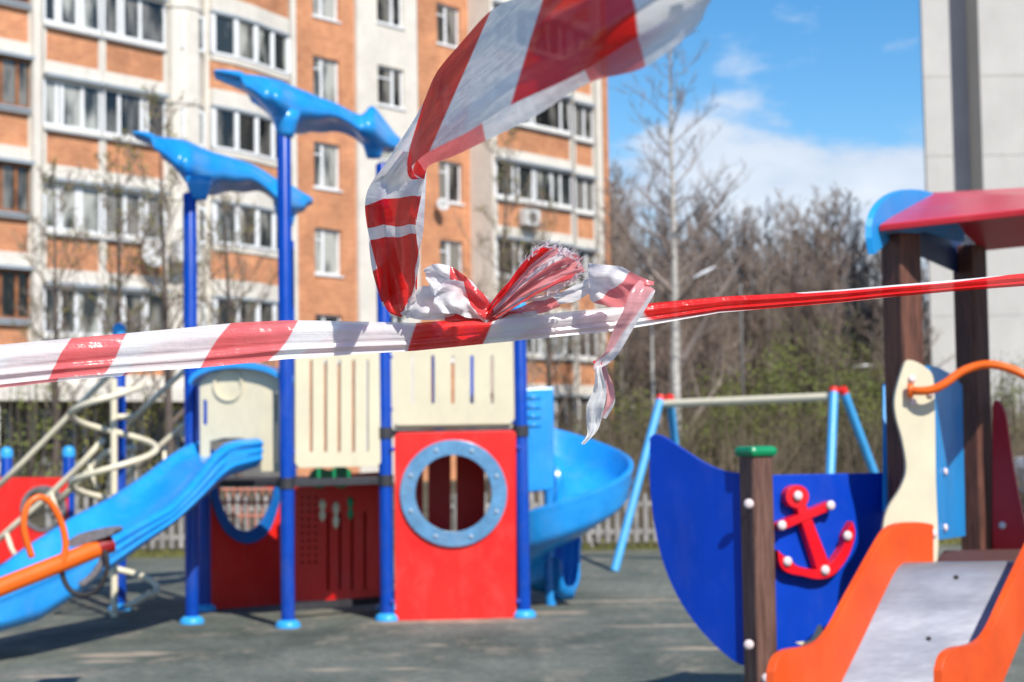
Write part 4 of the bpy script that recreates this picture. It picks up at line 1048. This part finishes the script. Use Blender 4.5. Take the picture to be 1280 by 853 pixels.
# ground floor: ledge and shop-like windows
w = MB(); lb_(w, tL, tt(262, 1.5), 1.55, 0.0, 2.62, 3.02); w.build('ledge', WHITE, ab, local=True)
for a, b in ((-40, 10), (38, 66), (88, 118), (150, 176), (205, 232)):
    window(tt(a, 0), tt(b, 0), 0.9, 2.4, 0.08, (0.5,), fm=METSILL, gm=GLASSD)
w = MB(); lb_(w, tt(-30, 1.4), tt(0, 1.4), 1.4, 0.1, 0, 2.6); w.build('porch_wall', WHITE, ab, local=True)

# dishes and air conditioners
def fpt(px, n, z): return FO + fdir * tt(px, n) + fn * n + V((0, 0, z))
def dish(px, n, z, r, label):
    p = fpt(px, n + .35, z); d = empty('satellite_dish', p, label, 'satellite dish', 'satellite dishes on the brick block')
    dr = V((.5, -1, .25)).normalized(); q = dr.to_track_quat('Z', 'Y').to_matrix()
    MB().lathe(p, [(r * .1, -.1), (r * .6, -.06), (r, .04), (r * 1.0, .06), (r * .6, -.03), (r * .1, -.07)], 24, rot=q).build('dish', mat('dish_white', (.55, .54, .53), .5), d, smooth=True)
    MB().tube([p + dr * .0 - V((0, 0, r * .8)), p + dr * .45], .015, 6).build('feed_arm', POLEM, d)
    MB().tube([p, p - fn * .4], .03, 6).build('bracket', POLEM, d)
dish(193, NB, 1.5 + (551 - 325) / 43.2, .38, 'large white satellite dish under the balcony windows beside an air conditioner')
dish(553, 0.0, 1.5 + (547 - 257) / 36, .23, 'small white satellite dish beside a window high on the plain brick wall')
def aircon(px, n, z, label):
    p = fpt(px, n + .18, z); a = empty('air_conditioner', p, label, 'air conditioner', 'air conditioners on the brick block')
    rz = math.atan2(fdir.y, fdir.x)
    MB().box(p, (.85, .32, .6), rz).build('case', mat('aircon_case', (.6, .6, .58), .5), a, bevel=.02)
    q = fn.to_track_quat('Z', 'Y').to_matrix()
    MB().lathe(p + fn * .165, [(.2, -.01), (.2, .012)], 20, rot=q).build('fan_grille', GREYRUB, a)
    MB().box(p - V((0, 0, .34)), (.7, .4, .05), rz).build('bracket', POLEM, a)
aircon(233, NB + .3, 1.5 + (550 - 322) / 42.5, 'grey air conditioner box right of the satellite dish')
aircon(662, NB, 1.5 + (545 - 282) / 33.5, 'pale air conditioner box under the right balcony windows')

# ------------------------------------------------------------ concrete block on the right
cb = empty('panel_block', (14, 58, 0), 'tall pale windowless concrete panel block at right edge of view', 'building')
Xa = xat(1151, 62, 9); Xs = xat(1189, 62, 9); Dn = 58.0
xs_near = xat(1225, 1, 1.5) * Dn
Xs = (1190 - 640) / FPX * 62.0; Dn = Xs / ((1226 - 640) / FPX)
Xa = (1151 - 640) / FPX * 62.0
def panels(x0, x1, y, name):
    m = MB(); z = -.2; rn = random.Random(int(x0 * 10))
    while z < 32:
        x = x0; widths = []
        while x < x1 - .1:
            wdt = min(3.4, x1 - x); m.box(((x + x + wdt) / 2, y + .1 + rn.uniform(-.012, .012), z + 1.4), (wdt - .012, .2, 2.785)); x += wdt
        z += 2.8
    o = m.build(name, CONC, cb, bevel=.01)
    MB().span((x0 + .01, y + .028, -.1), (x1 - .01, y + .06, 31.9)).build('joint_fill', CONC, cb)
    return o
Xa = at(1157, 200, Dn).x; Xb = at(1192, 200, Dn).x; Xs = at(1228, 200, Dn).x
panels(Xa, Xb, Dn, 'panel_wall')
panels(Xs, Xs + 16, Dn, 'panel_wall')
SLOTM = mat('recess_grey', (0.40, 0.40, 0.45), 0.8, 0.1, 1)
MB().span((Xb - .5, Dn + 1.6, 0), (Xs + .5, Dn + 1.8, 32)).build('recess_wall', SLOTM, cb)
MB().plate([[V((Xa + .02, Dn + .21, 0)), V((Xb - .01, Dn + .21, 0)), V((Xb - .01, Dn + 1.55, 0)), V((Xa + .5, Dn + 1.55, 0))]], V((0, 0, 31.9))).build('side_wall', CONC, cb)
MB().span((Xs + .01, Dn + .21, 0), (Xs + .25, Dn + 1.59, 31.9)).build('side_wall', CONC, cb)
MB().plate([[V((Xs + .26, Dn + .25, 0)), V((Xs + 15.9, Dn + .25, 0)), V((Xs + 15.9, Dn + 14, 0)), V((Xs + 4, Dn + 14, 0)), V((Xs + .6, Dn + 1.85, 0)), V((Xs + .26, Dn + 1.59, 0))]], V((0, 0, 31.9))).build('wall', GREYW, cb)

# ------------------------------------------------------------ far brick house glimpsed between the trunks
fh = empty('brick_house', (16.5, 80, 0), 'low red brick house glimpsed between bare trees behind the swing frame', 'building')
h0 = at(1040, 540, 80); h1 = at(1118, 540, 80)
MB().span((h0.x, 80, 0), (h1.x, 86, 3.6)).build('wall', BRICK, fh)
rf = MB().plate([[V((h0.x - .3, 79.7, 3.6)), V((h0.x - .3, 86.3, 3.6)), V((h0.x - .3, 83, 5.2))]], V((h1.x - h0.x + .6, 0, 0))).build('roof', GREYW, fh)
for px in (1058, 1090):
    q = at(px, 540, 79.97); f = MB().span((q.x - .5, 79.92, 1.2), (q.x + .5, 80, 2.6)).build('window', PVC, fh); MB().span((q.x - .42, 79.9, 1.28), (q.x + .42, 79.92, 2.52)).build('pane', GLASSD, f)

# ------------------------------------------------------------ street lamps
def lamp(px, py, D, label, ang=0.35, sc=1.0):
    h = at(px, py, D); r = empty('street_lamp', (h.x + .9, h.y, 0), label, 'street lamp', 'street lamps behind the playground')
    MB().lathe((h.x + .9, h.y, 0), [(.045, 0), (.03, h.z - .3), (.02, h.z - .28)], 10).build('pole', POLEM, r, smooth=True)
    MB().tube([(h.x + .9, h.y, h.z - .3), (h.x + .7, h.y, h.z - .05), (h.x + .25, h.y, h.z + .05)], .018, 8).build('arm', POLEM, r, smooth=True)
    c = V((h.x, h.y, h.z)); pts = []
    rings = []
    for k in range(9):
        f = k / 8; x = -.42 + .84 * f; wv = .15 * math.sin(math.pi * (0.12 + .8 * f)) ; rings.append([c + V((x * sc, math.cos(a) * wv * sc, math.sin(a) * wv * .5 * sc + x * ang * sc)) for a in [2 * math.pi * j / 12 for j in range(12)]])
    MB().loft(rings).build('lamp_head', LAMPM, r, smooth=True)
lamp(880, 341, 42, 'white street lamp head among bare trees right of the birch', .5, .68)
lamp(1078, 458, 60, 'small pale street lamp head low among trees near the brown post', .1, .9)

# ------------------------------------------------------------ parked car at far right
cr = empty('parked_car', (at(1300, 560, 30).x, 30, 0), 'white car parked beyond the playground at the far right edge', 'car')
ox = at(1262, 560, 30).x
prof_c = [(0, .35), (0, .8), (.15, .95), (.9, 1.05), (1.5, 1.45), (2.9, 1.48), (3.7, 1.05), (4.3, .95), (4.4, .6), (4.4, .35)]
MB().plate([[V((ox + x, 29.2, z)) for x, z in prof_c]], V((0, 1.6, 0))).build('body', CARW, cr, bevel=.06)
MB().plate([[V((ox + x, 29.19, z)) for x, z in ((1.05, 1.06), (1.55, 1.38), (2.85, 1.40), (3.5, 1.06))]], V((0, .005, 0))).build('window', GLASSD, cr)
for x in (.8, 3.6):
    MB().lathe((ox + x, 29.3, .32), [(.32, -.12), (.32, .1)], 20, rot=Matrix.Rotation(R(90), 3, 'X')).build('wheel', TYRE, cr)

# ------------------------------------------------------------ trees
def gen_tree(seed, H, r0, spread=0.32, levels=3, nlimb=26, low=0.25, lean=0.02, sub=(6, 5), twig=0.9, fork=None, rmin=0.004, sides=(6, 4, 3, 3), up=0.55):
    rn = random.Random(seed); trunk = MB(); crown = MB(); tips = []
    pts = []; x = y = 0
    nseg = 12
    lx, ly = rn.uniform(-lean, lean), rn.uniform(-lean, lean)
    for i in range(nseg + 1):
        f = i / nseg; pts.append(V((x, y, H * f))); x += (lx + rn.uniform(-.008, .008)) * H / nseg * 2; y += (ly + rn.uniform(-.008, .008)) * H / nseg * 2
    trunk.tube(pts, [r0 * (1 - .93 * (i / nseg) ** .9) for i in range(nseg + 1)], 8)
    def branch(p, d, L, r, lev):
        n = 4 if lev < 2 else 3; q = p.copy(); ps = [q.copy()]; dd = d.copy()
        for i in range(n):
            dd = (dd + V((rn.uniform(-.22, .22), rn.uniform(-.22, .22), rn.uniform(-.05, .22) * up * 1.6))).normalized()
            q = q + dd * (L / n); ps.append(q.copy())
        rr = [max(rmin, r * (1 - .85 * i / n)) for i in range(n + 1)]
        (crown).tube(ps, rr, sides[min(lev, 3)])
        if lev < levels:
            m = sub[min(lev - 1, len(sub) - 1)]
            for k in range(m):
                f = 0.22 + 0.78 * (k + rn.random()) / m
                i = min(n - 1, int(f * n)); b = ps[i].lerp(ps[i + 1], f * n - i)
                t = (ps[i + 1] - ps[i]).normalized(); o = V((rn.gauss(0, 1), rn.gauss(0, 1), rn.gauss(0.2, .7))).normalized()
                nd = (t * .75 + o * .75 + V((0, 0, .18))).normalized()
                branch(b, nd, L * rn.uniform(.3, .55) * twig, r * .5 * (1 - .5 * f), lev + 1)
        else: tips.extend(ps[1:])
    for k in range(nlimb):
        f = low + (1 - low) * ((k + rn.random()) / nlimb) ** .95
        f = min(f, .985); i = min(nseg - 1, int(f * nseg)); b = pts[i].lerp(pts[i + 1], f * nseg - i)
        a = k * 2.4 + rn.uniform(-.5, .5); L = H * spread * (1.15 - f) ** .8 * rn.uniform(.6, 1.1)
        d = V((math.cos(a), math.sin(a), up + rn.uniform(-.15, .5))).normalized()
        branch(b, d, L, r0 * .42 * (1.08 - f), 1)
    if fork:
        for (f, a, L, r_) in fork:
            i = int(f * nseg); branch(pts[i], V((math.cos(a), math.sin(a) * .4, 1.15)).normalized(), L, r_, 1)
    return trunk, crown, tips
def mesh_of(mb, m, name):
    me = bpy.data.meshes.new(name); me.from_pydata(mb.v, [], mb.f); me.materials.append(m); me.update(); return me
def put_tree(name, loc, trunk_me, crown_me, rz, sc, label, cat='tree', group=None, extra=None):
    e = empty(name, loc, label, cat, group, rz); e.scale = (sc, sc, sc)
    for nm, me in (('trunk', trunk_me), ('crown', crown_me)) + (tuple(extra) if extra else ()):
        o = bpy.data.objects.new(nm, me); col.objects.link(o); o.parent = e
    return e
def leaf_cloud(tips, n, size, jit, seed, zmin=0):
    rn = np.random.RandomState(seed); mb = MB()
    for i in range(n):
        p = tips[rn.randint(len(tips))]
        c = V((p.x + rn.normal(0, jit), p.y + rn.normal(0, jit), p.z + rn.normal(0, jit)))
        if c.z < zmin: continue
        a = V(rn.normal(0, 1, 3)).normalized(); b = a.cross(V(rn.normal(0, 1, 3))).normalized(); s = size * rn.uniform(.6, 1.4)
        mb.v += [tuple(c - a * s), tuple(c + b * s * .5), tuple(c + a * s), tuple(c - b * s * .5)]; k = len(mb.v); mb.f.append((k - 4, k - 3, k - 2, k - 1))
    return mb
# wood edge trees
variants = []
for i in range(6):
    tr, cw, tips = gen_tree(100 + i, 12.0, 0.15, spread=.24 + .02 * (i % 3), levels=3, nlimb=34, low=.16, sub=(7, 6), rmin=.009, up=.9, lean=.02)
    variants.append((mesh_of(tr, BARK if i % 3 else mat('pale_bark', (.22, .19, .16), .9, .3, 4, c2=(.42, .38, .33)), 'trunk'), mesh_of(cw, TWIG, 'crown')))
rn = random.Random(21)
def topline(px):   # skyline of the wood against column
    return float(np.interp(px, [740, 770, 800, 860, 900, 960, 1020, 1060, 1110, 1170, 1300], [180, 195, 240, 262, 250, 238, 222, 235, 262, 290, 300]))
for i in range(66):
    D = rn.uniform(52, 88); px = 745 + (1150 - 745) * ((i * 0.618 + rn.uniform(-.03, .03)) % 1)
    yt = topline(px) + rn.uniform(-10, 70); zt = at(px, yt, D).z
    if D < 70 and px < 775: D += 18; zt = at(px, yt, D).z
    a, b = variants[i % 6]
    put_tree('bare_tree', V((xat(px, D, 3), D, 0)), a, b, rn.uniform(0, 6.28), zt / 12.3, 'bare brown leafless tree standing in the wood behind the swing frame', group='bare trees of the wood')
# far mass of the wood
bx = []; fx = []; off = 0
base_v = []; base_f = []
for i in range(3):
    tr, cw, tips = gen_tree(300 + i, 12.0, 0.16, spread=.25, levels=3, nlimb=30, low=.08, sub=(6, 4), rmin=.013, up=.9, sides=(3, 3, 3, 3))
    cw.add(tr.v, tr.f)
    vv = np.array(cw.v); tri = []
    for f in cw.f:
        for k in range(1, len(f) - 1): tri.append((f[0], f[k], f[k + 1]))
    base_v.append(vv); base_f.append(np.array(tri, int))
AV = []; AF = []; off = 0
for i in range(70):
    px = rn.uniform(735, 1330); D = rn.uniform(90, 125); yt = topline(px) + rn.uniform(25, 85); zt = at(px, yt, D).z
    k = i % 3; s = zt / 12.3; a = rn.uniform(0, 6.28); v = base_v[k] * s
    ca, sa = math.cos(a), math.sin(a); w = np.stack([v[:, 0] * ca - v[:, 1] * sa + xat(px, D, 3), v[:, 0] * sa + v[:, 1] * ca + D, v[:, 2]], 1)
    AV.append(w); AF.append(base_f[k] + off); off += len(w)
def np_mesh(name, Vx, Fx, m):
    me = bpy.data.meshes.new(name); me.vertices.add(len(Vx)); me.vertices.foreach_set('co', Vx.astype(np.float32).ravel())
    me.loops.add(len(Fx) * 3); me.loops.foreach_set('vertex_index', Fx.astype(np.int32).ravel())
    me.polygons.add(len(Fx)); me.polygons.foreach_set('loop_start', np.arange(0, len(Fx) * 3, 3, dtype=np.int32)); me.update(calc_edges=True)
    me.materials.append(m); o = bpy.data.objects.new(name, me); col.objects.link(o); return o
tag(np_mesh('wood', np.concatenate(AV), np.concatenate(AF), TWIG), 'far mass of bare brown trees closing the view behind the playground', 'wood', kind='stuff')
# undergrowth: thin upright stems
rs = np.random.RandomState(5); U = MB()
UM = mat('undergrowth_stem', (0.035, 0.028, 0.016), .95, .5, .25, c2=(0.23, 0.17, 0.11))
for i in range(3400):
    D = rs.uniform(26, 78); px = rs.uniform(640, 1330)
    x = xat(px, D, .5); h = rs.uniform(.5, 2.6) * (0.55 + D / 90); a = rs.uniform(0, 6.28); l = rs.uniform(0, .5); w = .010 + .00022 * D
    tx, ty = x + math.cos(a) * l, D + math.sin(a) * l
    U.add([(x - w, D, 0), (x + w, D, 0), (x, D + w, 0), (tx, ty, h)], [(0, 1, 3), (1, 2, 3), (2, 0, 3)])
    for k in range(3):
        f = rs.uniform(.3, .8); bx_, by_, bz = x + (tx - x) * f, D + (ty - D) * f, h * f; aa = rs.uniform(0, 6.28); q = rs.uniform(.2, .7)
        U.add([(bx_ - w * .6, by_, bz), (bx_ + w * .6, by_, bz), (bx_, by_, bz + w), (bx_ + math.cos(aa) * q, by_ + math.sin(aa) * q, bz + q * 1.1)], [(0, 1, 3), (1, 2, 3), (2, 0, 3)])
tag(U.build('undergrowth', UM, fix=False), 'tangle of thin brown stems under the bare trees', 'undergrowth', kind='stuff')

# birches
def birch(px, D, ytop, seed, label, r0=.13, fork=None, nl=26, low=.35):
    zt = at(px, ytop, D).z
    tr, cw, tips = gen_tree(seed, zt, r0, spread=.25, levels=3, nlimb=nl, low=low, sub=(7, 6), rmin=.0052, up=.55, lean=.004, fork=fork)
    return put_tree('birch_tree', V((xat(px, D, 4), D, 0)), mesh_of(tr, BIRCH, 'trunk'), mesh_of(cw, mat('birch_twig', (.24, .19, .165), .9, .3, 1), 'crown'), 0, 1.0, label, 'tree')
birch(843, 44, 30, 5, 'tall slender white birch rising above the wood left of centre gap', .16, fork=[(.30, .1, 4.2, .085), (.42, 2.9, 3.2, .07), (.12, .2, 3.0, .08), (.5, .4, 2.6, .06)], nl=38)
birch(815, 47, 235, 6, 'short thin pale birch just left of the tall birch', .08, nl=16, low=.5)

# thin budding trees before the brick block
def budding(px, D, ytop, seed, label, r0=.11, nl=24, spread=.30, low=.2, leaves=900, name='budding_tree'):
    zt = at(px, ytop, D).z
    tr, cw, tips = gen_tree(seed, zt, r0, spread=spread, levels=3, nlimb=nl, low=low, sub=(6, 4), rmin=.007, up=.8, lean=.035)
    lv = leaf_cloud(tips, leaves, .035, .05, seed)
    return put_tree(name, V((xat(px, D, 3), D, 0)), mesh_of(tr, BARK, 'trunk'), mesh_of(cw, TWIG, 'crown'), 0, 1.0, label, 'tree', extra=[('foliage', mesh_of(lv, BUD, 'foliage'))])
budding(150, 34, 190, 11, 'thin bare tree with yellow buds in front of left balconies above the spiral climber')
budding(70, 36, 215, 12, 'thin dark bare tree at far left before the brown framed loggias')
budding(215, 33, 130, 13, 'bare budding tree before the white bay between the wavy roofs', leaves=1200)
budding(300, 36, 215, 14, 'bare tree behind the left wavy roof')
budding(610, 43, 170, 15, 'bare brown tree before the right brick wall behind the frayed tape', nl=20)
budding(690, 46, 250, 16, 'bare tree before the lower right balconies', nl=20, leaves=600)
budding(640, 48, 300, 17, 'small bare tree before the block, left of the tape tail', nl=18, leaves=500)

# leafing shrubs / small evergreens
def shrub(px, D, H, seed, label, n=5200, w=.42, m=LEAF, size=.05):
    rn2 = random.Random(seed); tips = []; st = MB()
    for k in range(26):
        a = rn2.uniform(0, 6.28); r_ = rn2.uniform(.1, 1) * H * w; hh = H * rn2.uniform(.55, 1.0)
        p0 = V((0, 0, 0)); p1 = V((math.cos(a) * r_ * .6, math.sin(a) * r_ * .6, hh * .5)); p2 = V((math.cos(a) * r_ * (1 - .45 * hh / H), math.sin(a) * r_ * (1 - .45 * hh / H), hh))
        st.tube([p0, p1, p2], [.03, .018, .006], 4)
        for q in range(9): tips.append(p1.lerp(p2, q / 8)); tips.append(p0.lerp(p1, .45 + q / 16))
    lv = leaf_cloud(tips, n, size, H * .055, seed, .1)
    e = empty('shrub', V((xat(px, D, 1), D, 0)), label, 'shrub', 'leafing shrubs at the wood edge')
    for nm, me in (('stems', mesh_of(st, BARK, 'stems')), ('foliage', mesh_of(lv, m, 'foliage'))):
        o = bpy.data.objects.new(nm, me); col.objects.link(o); o.parent = e
shrub(960, 44, 3.9, 1, 'yellow-green leafing shrub behind the brown post with green cap')
shrub(1008, 48, 4.6, 2, 'tallest green leafing shrub behind the middle of the swing crossbar')
shrub(1062, 42, 3.0, 3, 'leafing shrub behind the right legs of the swing frame')
shrub(915, 40, 2.5, 4, 'low green shrub behind the ship bow')
shrub(1100, 46, 3.6, 5, 'yellow-green shrub between the swing frame and brown hut post', 3500)
shrub(1262, 40, 3.2, 6, 'sparse shrub seen through the hut at far right', 1800)
shrub(740, 38, 1.7, 7, 'sparse low shrub behind the spiral slide', 1500)
shrub(885, 52, 3.6, 21, 'dull green shrub behind the left part of the swing crossbar', 2600)
shrub(1035, 56, 5.6, 22, 'tall young evergreen bush among the trunks above the right end of the crossbar', 5200)
shrub(985, 60, 6.4, 23, 'tallest dark evergreen bush deep in the wood above the crossbar', 5200, m=mat('evergreen_leaf', (.03, .05, .012), .8, .5, 2, c2=(.10, .12, .03)))
shrub(1120, 58, 5.0, 24, 'yellowish bush right beside the brown hut post', 2600, m=BUD)
shrub(800, 42, 2.6, 25, 'brown green bush above the left swing legs', 2200)
shrub(860, 40, 2.0, 26, 'low bush below the left part of the crossbar', 2200)
shrub(770, 50, 3.8, 27, 'sparse bush right of the block corner', 1600)
shrub(30, 34, 3.3, 8, 'dark leafy shrub before the ground floor at far left', 900)
shrub(120, 35, 3.0, 9, 'yellow budding shrub before the ground floor behind the spiral climber', 800, m=BUD)
shrub(195, 34, 2.8, 10, 'yellow budding shrub behind the top of the wave slide', 700, m=BUD)

# ------------------------------------------------------------ light, world, camera
SUN_EL, SUN_AZ = R(43), R(27)      # azimuth measured to the right of straight behind the camera
sd = V((math.sin(SUN_AZ) * math.cos(SUN_EL), -math.cos(SUN_AZ) * math.cos(SUN_EL), math.sin(SUN_EL)))
sl = bpy.data.lights.new('sun', 'SUN'); sl.energy = 5.0; sl.angle = R(0.5); sl.color = (1.0, 0.95, 0.87)
so = bpy.data.objects.new('sun', sl); col.objects.link(so); so.rotation_euler = sd.to_track_quat('Z', 'Y').to_euler()
w = bpy.data.worlds.new('World'); scene.world = w; w.use_nodes = True
nt = w.node_tree; N = nt.nodes; L = nt.links; bg = N['Background']; bg.inputs['Strength'].default_value = 0.105
sky = N.new('ShaderNodeTexSky'); sky.sky_type = 'NISHITA'; sky.sun_disc = False; sky.sun_elevation = SUN_EL
sky.sun_rotation = math.atan2(sd.x, sd.y); sky.air_density = 1.0; sky.dust_density = 0.25; sky.ozone_density = 2.5
tc = N.new('ShaderNodeTexCoord'); sp = N.new('ShaderNodeSeparateXYZ'); L.new(tc.outputs['Generated'], sp.inputs[0])
mp = N.new('ShaderNodeMapping'); mp.inputs['Scale'].default_value = (1, 1, 2.2); mp.inputs['Location'].default_value = (1.46, 0.6, 0.585); L.new(tc.outputs['Generated'], mp.inputs[0])
no = N.new('ShaderNodeTexNoise'); no.inputs['Scale'].default_value = 8.0; no.inputs['Detail'].default_value = 9; no.inputs['Roughness'].default_value = .55; L.new(mp.outputs[0], no.inputs['Vector'])
def M(op, a, b=None, c=None):
    n = N.new('ShaderNodeMath'); n.operation = op
    for i, v in enumerate((a, b, c)):
        if v is None: continue
        if isinstance(v, (int, float)): n.inputs[i].default_value = v
        else: L.new(v, n.inputs[i])
    return n.outputs[0]
low = N.new('ShaderNodeMapRange'); L.new(sp.outputs[2], low.inputs[0]); low.inputs[1].default_value = 0.235; low.inputs[2].default_value = 0.15; low.inputs[3].default_value = -0.15; low.inputs[4].default_value = 0.10
m_ = M('ADD', no.outputs['Fac'], low.outputs[0])
mk = N.new('ShaderNodeMapRange'); mk.interpolation_type = 'SMOOTHSTEP'; L.new(m_, mk.inputs[0]); mk.inputs[1].default_value = .50; mk.inputs[2].default_value = .64; mk.inputs[4].default_value = .85
cc = N.new('ShaderNodeValToRGB'); L.new(no.outputs['Fac'], cc.inputs[0])
cc.color_ramp.elements[0].color = (4.2, 5.0, 6.6, 1); cc.color_ramp.elements[1].color = (7.6, 7.9, 8.4, 1); cc.color_ramp.elements[0].position = .35; cc.color_ramp.elements[1].position = .7
hs = N.new('ShaderNodeHueSaturation'); hs.inputs['Saturation'].default_value = 1.38; hs.inputs['Value'].default_value = 1.25; L.new(sky.outputs[0], hs.inputs['Color'])
mx = N.new('ShaderNodeMix'); mx.data_type = 'RGBA'; L.new(mk.outputs[0], mx.inputs[0]); L.new(hs.outputs[0], mx.inputs[6]); L.new(cc.outputs[0], mx.inputs[7])
L.new(mx.outputs[2], bg.inputs['Color'])

cam = bpy.data.cameras.new('camera'); co = bpy.data.objects.new('camera', cam); col.objects.link(co)
co.matrix_world = Matrix((( CR.x, CU.x, -CF.x, CAM.x), (CR.y, CU.y, -CF.y, CAM.y), (CR.z, CU.z, -CF.z, CAM.z), (0, 0, 0, 1)))
cam.sensor_width = 36; cam.lens = FPX / 1280 * 36; cam.clip_start = 0.05; cam.clip_end = 2000
cam.dof.use_dof = True; cam.dof.focus_distance = 2.48; cam.dof.aperture_fstop = 7.0
scene.camera = co
scene.render.engine = 'CYCLES'
scene.cycles.use_denoising = True
scene.cycles.max_bounces = 8; scene.cycles.transparent_max_bounces = 12
scene.view_settings.view_transform = 'Standard'; scene.view_settings.look = 'None'; scene.view_settings.gamma = 1
scene.view_settings.exposure = 0.2
